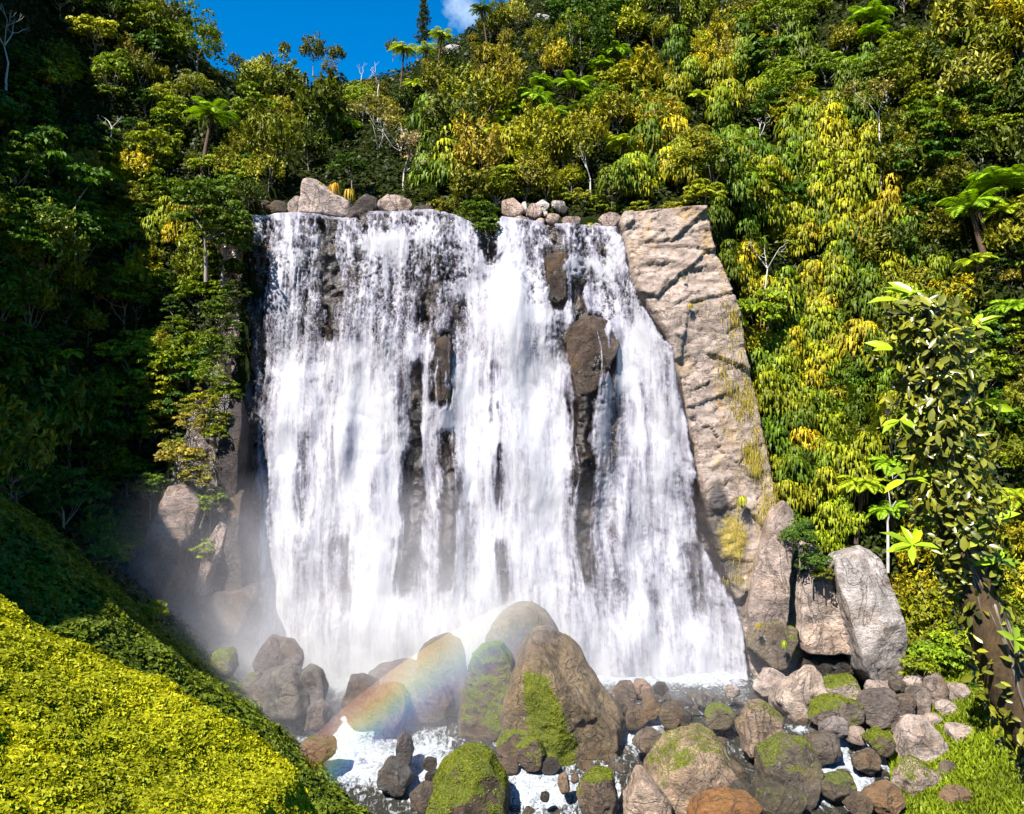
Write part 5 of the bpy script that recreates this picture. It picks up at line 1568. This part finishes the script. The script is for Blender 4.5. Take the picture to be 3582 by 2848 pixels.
# single tufts and shrubs that stand out
for i, (u, v, Y, s, c, lab) in enumerate([
    (334, 184, 59.9, 1.05, (.34, .19, .02), 'orange grass tussock on top of the largest pink boulder'), (319, 182, 59.7, .6, (.22, .24, .02), 'small green tussock on the largest pink boulder'), (349, 190, 60.3, 1.0, (.32, .22, .03), 'dry tussock behind the largest pink boulder'),
    (405, 214, 58.9, .40, (.12, .22, .012), 'fresh green tuft in the water at the lip'), (590, 222, 58.8, .50, (.30, .28, .02), 'yellow-green tussock at the lip by the smooth tan boulder'), (742, 496, 53.6, .75, (.26, .27, .015), 'drooping tussock at the lower corner of the dry ledge'),
    (784, 640, 51.0, .55, (.18, .24, .012), 'bright tuft hanging over the black hollow'), (758, 622, 51.2, .4, (.3, .22, .02), 'ochre tuft on the rough brown rock'), (684, 274, 55.9, .30, (.09, .10, .01), 'small dark tuft growing in a crack of the dry ledge'),
    (690, 302, 55.6, .45, (.30, .24, .03), 'dry tuft on a shelf of the dry ledge'), (973, 770, 40.2, .35, (.16, .20, .012), 'leafy green tuft on the grass bank')]):
    p_ = px(u, v, Y)
    single('tussock', TUFT[i % 3], p_ - np.array([0, 0, .2]), s, c, lab, 'grass tussock')
for i, (u, v, Y, s, c, lab) in enumerate([
    (480, 206, 59.0, .62, (.07, .12, .008), 'dense green shrub growing out over the lip of the falls'), (469, 212, 58.6, .42, (.09, .13, .008), 'small shrub at the left foot of the lip shrub'), (488, 222, 57.8, .40, (.07, .12, .010), 'leafy branch hanging from the lip into the falls'),
    (206, 205, 54.8, 1.15, (.06, .10, .007), 'tall leafy tree whose crown shades the upper left corner of the falls'), (222, 232, 55.6, .8, (.07, .11, .007), 'leafy bush right under the tall tree at the upper left corner of the falls'), (226, 345, 55.4, .5, (.07, .11, .008), 'bush hanging beside the left edge, above the dark rib'),
    (224, 385, 54.4, .5, (.12, .16, .010), 'green bush hanging just above the dark purple rib'), (216, 412, 53.6, .45, (.17, .17, .012), 'olive bush left of the dark purple rib'),
    (238, 236, 57.0, .5, (.06, .09, .008), 'dark bush overhanging the upper left corner of the falls'), (226, 262, 56.6, .55, (.06, .09, .008), 'dark bush beside the left edge of the falls, under the overhanging one'), (236, 285, 56.0, .45, (.05, .08, .008), 'small dark bush close to the left edge of the falls'),
    (220, 305, 56.0, .6, (.07, .11, .008), 'broad dark bush at mid height beside the left edge of the falls'), (240, 222, 58.0, .5, (.10, .13, .008), 'light-topped bush at the left end of the lip'), (212, 335, 55.0, .5, (.09, .13, .008), 'mid green bush on the outer side of the broad dark bush'), (232, 320, 55.6, .35, (.05, .08, .008), 'little dark bush under the broad dark bush'), (212, 370, 54.4, .5, (.12, .16, .010), 'green bush under the mid green bush on the left spur edge'),
    (352, 160, 62.5, .5, (.04, .08, .007), 'dark round bush behind the dry tussock at the lip'), (602, 200, 61.0, .55, (.15, .19, .010), 'yellow-green bush behind the smooth tan boulder'), (584, 196, 61.5, .45, (.2, .2, .012), 'golden bush left of the yellow-green bush at the lip'),
    (530, 188, 61.5, .5, (.15, .19, .012), 'low yellow-green bush behind the lip cluster'), (560, 190, 61.5, .45, (.17, .19, .012), 'low bush behind the lichen-covered boulder'), (440, 202, 60.6, .5, (.17, .16, .012), 'brownish bush right of the dark low rock at the lip'), (458, 203, 60.4, .45, (.13, .15, .012), 'low bush between the brownish bush and the lip shrub'),
    (640, 205, 60.5, .4, (.18, .2, .012), 'small bush on top of the dry ledge'), (672, 204, 60.0, .4, (.22, .21, .012), 'golden bush on top of the dry ledge, further right'),
    (812, 556, 51.8, .45, (.05, .10, .010), 'dark leafy creeper hanging between the slabs'), (800, 530, 51.8, .5, (.05, .10, .010), 'dark bush on top of the leaning column'), (824, 565, 51.6, .35, (.12, .13, .015), 'drooping bush at the notch of the pointed slab'),
    (210, 495, 52.4, .5, (.11, .16, .012), 'rounded light green bush at the foot of the left cliff'), (196, 470, 52.2, .5, (.22, .2, .03), 'pale dry bush on the left cliff'), (176, 450, 52.2, .55, (.26, .21, .035), 'straw-coloured bush on the left cliff'), (150, 480, 51.6, .5, (.07, .12, .009), 'green bush left of the slanting pink slab'),
    (205, 545, 51.6, .35, (.15, .19, .014), 'small bright bush beside the pointed slab'), (130, 540, 50.8, .5, (.08, .12, .009), 'green bush low on the left cliff in the mist'), (215, 425, 53.0, .45, (.14, .16, .012), 'yellow-green bush beside the top of the dark purple rib'), (205, 395, 53.2, .5, (.2, .2, .014), 'light bush below the left spur trees'), (190, 415, 52.8, .5, (.24, .20, .03), 'straw-coloured shrub above the light bush')]):
    plant('shrub', BROAD[i % 7], px(u, v + 8, Y) - np.array([0, 0, 2.9 * s]), s, c, lab, 'shrub')

# ------------------------------------------------------------------ the leaning trunk clad in leathery climbers
YT = 15.5
axis_uv = [(1075, 830), (1045, 760), (1010, 690), (985, 620), (962, 550), (948, 480), (938, 410), (932, 350), (926, 305)]
ax = np.array([px(u, v, YT + .002 * (v - 500)) for u, v in axis_uv])
tt = np.linspace(0, len(ax) - 1, 40)
axs = np.stack([np.interp(tt, np.arange(len(ax)), ax[:, i]) for i in range(3)], 1)
rad = np.interp(tt, [0, 2, 3.5, 5, 8], [.47, .41, .34, .23, .10])
tree = bpy.data.objects.new('climber_clad_tree', None); COL.objects.link(tree)
tag(tree, 'leaning brown trunk wrapped in broad leathery climber leaves, close by at the right edge', 'tree')
root = np.array([[axs[0][0] + 1.2, axs[0][1], axs[0][2] - 3.5]])
tp_ = np.vstack([root, axs]); rr_ = np.concatenate([[.8], rad])
V, Fc = tube(tp_, rr_, 26)
nn = norm(V - np.repeat(np.vstack([tp_, tp_[-1:]])[:len(tp_)], 26, 0).reshape(-1, 3)[:len(V)] if False else V - np.vstack([np.repeat(tp_, 26, 0), tp_[-1:]]))
V = V + nn * (.07 * fbm3(V * 3.0, 4, 3) + .10 * np.abs(fbm3(V * np.array([2.2, 2.2, .5]), 3, 4)))[:, None]
link('trunk', mesh_np('trunk', V, Fc, MAT['redbark'], True), tree)
parts = []
for k in range(26):                                         # aerial roots crossing the bark
    a = r.uniform(0, 6.28); i0 = r.integers(0, 22); m_ = r.integers(8, 18)
    seg = axs[i0:i0 + m_]; rs = rad[i0:i0 + m_] * 1.06
    an = a + np.linspace(0, r.uniform(-1.6, 1.6), len(seg))
    pp = seg + np.stack([np.cos(an), np.sin(an), 0 * an], 1) * rs[:, None]
    V, Fc = tube(pp, np.full(len(pp), r.uniform(.012, .03)), 5); parts.append((V, Fc))
V, Fc, _ = merge(parts)
link('climbing_stems', mesh_np('climbing_stems', V, Fc, MAT['bark'], True), tree)
def broad_leaves(c, N, T, L_, W_, rn):
    Nn = norm(N); T = norm(T - Nn * (T * Nn).sum(-1, keepdims=True)); Sd = np.cross(Nn, T)
    L_, W_ = L_[:, None], W_[:, None]
    P_ = [c, c + T * L_ * .3 + Sd * W_ * .45 + Nn * L_ * .05, c + T * L_ * .68 + Sd * W_ * .42 + Nn * L_ * .02, c + T * L_ - Nn * L_ * .14, c + T * L_ * .68 - Sd * W_ * .42 + Nn * L_ * .02, c + T * L_ * .3 - Sd * W_ * .45 + Nn * L_ * .05, c + T * L_ * .5 - Nn * L_ * .02]
    V = np.stack(P_, 1).reshape(-1, 3); i = np.arange(len(c))[:, None] * 7
    return V, [np.vstack([i + np.array(q) for q in ([0, 1, 6], [1, 2, 6], [2, 3, 6], [3, 4, 6], [4, 5, 6], [5, 0, 6])])], np.repeat(rn, 7)
n = 4200
ti = r.uniform(0, 1, n)
ti = np.where(r.random(n) < .62, .42 + .58 * ti, ti)
idx = ti * 39
cpt = np.stack([np.interp(idx, np.arange(40), axs[:, i]) for i in range(3)], 1); cr0 = np.interp(idx, np.arange(40), rad)
ang = r.uniform(0, 6.28, n)
low = ti < .5                                               # lower down the leaves sit on the two sides, the bark shows between
ang = np.where(low & (r.random(n) < .85), np.where(r.random(n) < .5, r.normal(0.1, .5, n), r.normal(math.pi - .1, .5, n)), ang)
od = np.stack([np.cos(ang), np.sin(ang), 0 * ang], 1)
ext = cr0 * r.uniform(.9, 1.2, n) + np.where(low, .16, .50) * r.random(n) + np.where(ti > .55, .34 * r.random(n) ** 1.5, 0)
T = od * r.uniform(.2, .9, (n, 1)) + np.array([0, 0, .85]) + r.normal(0, .55, (n, 3))
Nn = od + np.array([0, -.2, .5]) + r.normal(0, .5, (n, 3))
ln = r.uniform(.12, .31, n)
V, Fc, rn = broad_leaves(cpt + od * ext[:, None], Nn, T, ln, ln * r.uniform(.32, .5, n), np.clip(r.normal(.5, .22, n), 0, 1))
link('climber_leaves', mesh_np('climber_leaves', V, Fc, MAT['gloss'], False, {'rnd': rn}), tree, None, (.15, .155, .016))
for (u, v, k_) in ((982, 400, 9), (965, 430, 8), (990, 520, 8), (1000, 560, 7), (912, 545, 7), (905, 480, 6), (900, 300, 6), (915, 296, 7), (960, 340, 7), (1015, 640, 6), (975, 325, 6), (895, 350, 6), (930, 300, 6), (950, 470, 6), (900, 420, 6)):
    parts = []
    c = px(u, v, YT - .3)
    for j in range(k_):
        a = r.uniform(0, 6.28); Td = np.array([[math.cos(a) * .8, -.3, .5 + math.sin(a) * .6]])
        l_ = np.array([r.uniform(.35, .6)])
        parts.append(broad_leaves(c[None], np.array([[0, -.6, .8]]) + r.normal(0, .3, (1, 3)), Td, l_, l_ * .34, np.array([r.uniform(.4, .9)])))
    V, Fc, rn = merge(parts)
    link('leaf_rosette', mesh_np('leaf_rosette', V, Fc, MAT['gloss'], False, {'rnd': rn}), tree, None, (.17, .25, .012))

# ------------------------------------------------------------------ spray at the foot of the falls, and the rainbow in it
def box_mesh(name, lo, hi):
    x0, y0, z0 = lo; x1, y1, z1 = hi
    V = [(x0, y0, z0), (x1, y0, z0), (x1, y1, z0), (x0, y1, z0), (x0, y0, z1), (x1, y0, z1), (x1, y1, z1), (x0, y1, z1)]
    return mesh_np(name, V, np.array([(0, 3, 2, 1), (4, 5, 6, 7), (0, 1, 5, 4), (1, 2, 6, 5), (2, 3, 7, 6), (3, 0, 4, 7)]))
m, nt, out = newmat('spray')
wp = worldpos(nt)
sp = nt.nodes.new('ShaderNodeSeparateXYZ'); nt.links.new(wp, sp.inputs[0])
nn_ = noise(nt, .22, 4, .6, vec=wp, dist=.4)
fx = ramp(nt, math_(nt, 'DIVIDE', math_(nt, 'ADD', sp.outputs[0], 27.0), 44.0), [(0, 0.0), (.12, .55), (.30, .9), (.55, .9), (.72, .25), (.92, .12), (1, 0.0)])
hz = ramp(nt, math_(nt, 'DIVIDE', math_(nt, 'ADD', sp.outputs[2], 2.0), 16.0), [(0, 1.0), (.2, .9), (.55, .28), (1, 0.0)])
fy = ramp(nt, math_(nt, 'DIVIDE', math_(nt, 'SUBTRACT', sp.outputs[1], 41.0), 15.0), [(0, 0.0), (.25, .22), (.6, .6), (1, 1.0)])
dn = math_(nt, 'MULTIPLY', math_(nt, 'MULTIPLY', fx, hz), fy)
dn = math_(nt, 'MULTIPLY', dn, ramp(nt, nn_, [(.32, .1), (.68, 1.0)]))
dn = math_(nt, 'MULTIPLY', dn, .50)
pv = nt.nodes.new('ShaderNodeVolumeScatter')
pv.inputs['Color'].default_value = (.94, .92, 1, 1); pv.inputs['Anisotropy'].default_value = 0.0
nt.links.new(dn, pv.inputs['Density']); nt.links.new(pv.outputs[0], out.inputs['Volume'])
o = link('mist', box_mesh('mist', (-27, 41, -2), (17, 56, 14)))
o.data.materials.append(m)
tag(o, 'white drifting spray round the foot of the falls', 'mist', kind='stuff')

# the bow: an arc of fine droplets in the spray, each ring of them sending back one colour of the sunlight
YB = 38.5
def circ(p, q, r_):
    ax_, ay_ = p; bx_, by_ = q; cx_, cy_ = r_
    d = 2 * (ax_ * (by_ - cy_) + bx_ * (cy_ - ay_) + cx_ * (ay_ - by_))
    ux = ((ax_ ** 2 + ay_ ** 2) * (by_ - cy_) + (bx_ ** 2 + by_ ** 2) * (cy_ - ay_) + (cx_ ** 2 + cy_ ** 2) * (ay_ - by_)) / d
    uy = ((ax_ ** 2 + ay_ ** 2) * (cx_ - bx_) + (bx_ ** 2 + by_ ** 2) * (ax_ - cx_) + (cx_ ** 2 + cy_ ** 2) * (bx_ - ax_)) / d
    return ux, uy
p3 = [(px(u, v, YB)[0], px(u, v, YB)[2]) for u, v in ((330, 772), (440, 684), (562, 622))]
cx_, cz_ = circ(*p3)
RB = math.hypot(p3[0][0] - cx_, p3[0][1] - cz_)
a0, a1 = [math.atan2(p[1] - cz_, p[0] - cx_) for p in (p3[0], p3[2])]
ts = np.linspace(a0 + .16, a1 - .02, 40)
HW, HD = 1.7, .8
cs = [(-HW, -HD), (HW, -HD), (HW, HD), (-HW, HD)]
V = np.array([[(RB + w) * math.cos(t), d, (RB + w) * math.sin(t)] for t in ts for w, d in cs])
i = np.arange(40 * 4).reshape(40, 4)
Fq = np.stack([i[:-1], np.roll(i, -1, 1)[:-1], np.roll(i, -1, 1)[1:], i[1:]], -1).reshape(-1, 4)
Fq = np.vstack([Fq, i[0][::-1][None], i[-1][None]])
m, nt, out = newmat('rainbow_droplets')
tc_ = nt.nodes.new('ShaderNodeTexCoord').outputs['Object']
sp = nt.nodes.new('ShaderNodeSeparateXYZ'); nt.links.new(tc_, sp.inputs[0])
rad_ = math_(nt, 'SQRT', math_(nt, 'ADD', math_(nt, 'MULTIPLY', sp.outputs[0], sp.outputs[0]), math_(nt, 'MULTIPLY', sp.outputs[2], sp.outputs[2])))
tq = math_(nt, 'DIVIDE', math_(nt, 'SUBTRACT', rad_, RB - HW), 2 * HW)
colr = ramp(nt, tq, [(.0, (.25, .3, 1)), (.22, (.10, .22, 1.0)), (.38, (.25, .85, 1.0)), (.48, (.6, 1.0, .35)), (.58, (1.0, .9, .15)), (.70, (1.0, .42, .08)), (.85, (1.0, .34, .2)), (1, (1.0, .45, .35))])
den = ramp(nt, tq, [(0, 0.0), (.22, .75), (.42, 1.0), (.6, 1.0), (.8, .7), (1, 0.0)])
al_ = math_(nt, 'ARCTAN2', sp.outputs[2], sp.outputs[0])
te = math_(nt, 'DIVIDE', math_(nt, 'SUBTRACT', al_, ts[0]), ts[-1] - ts[0])
en = ramp(nt, te, [(0, 0.0), (.10, .85), (.5, 1.0), (.74, .75), (.92, .3), (1, .0)])
den = math_(nt, 'MULTIPLY', math_(nt, 'MULTIPLY', den, en), .047)
vs_ = nt.nodes.new('ShaderNodeVolumeScatter')
nt.links.new(colr, vs_.inputs['Color']); nt.links.new(den, vs_.inputs['Density'])
vs_.inputs['Anisotropy'].default_value = -.2
nt.links.new(vs_.outputs[0], out.inputs['Volume'])
o = link('rainbow', mesh_np('rainbow', V, Fq, m), None, (cx_, YB, cz_))
tag(o, 'rainbow arc hanging in the spray in front of the boulders', 'rainbow', kind='stuff')
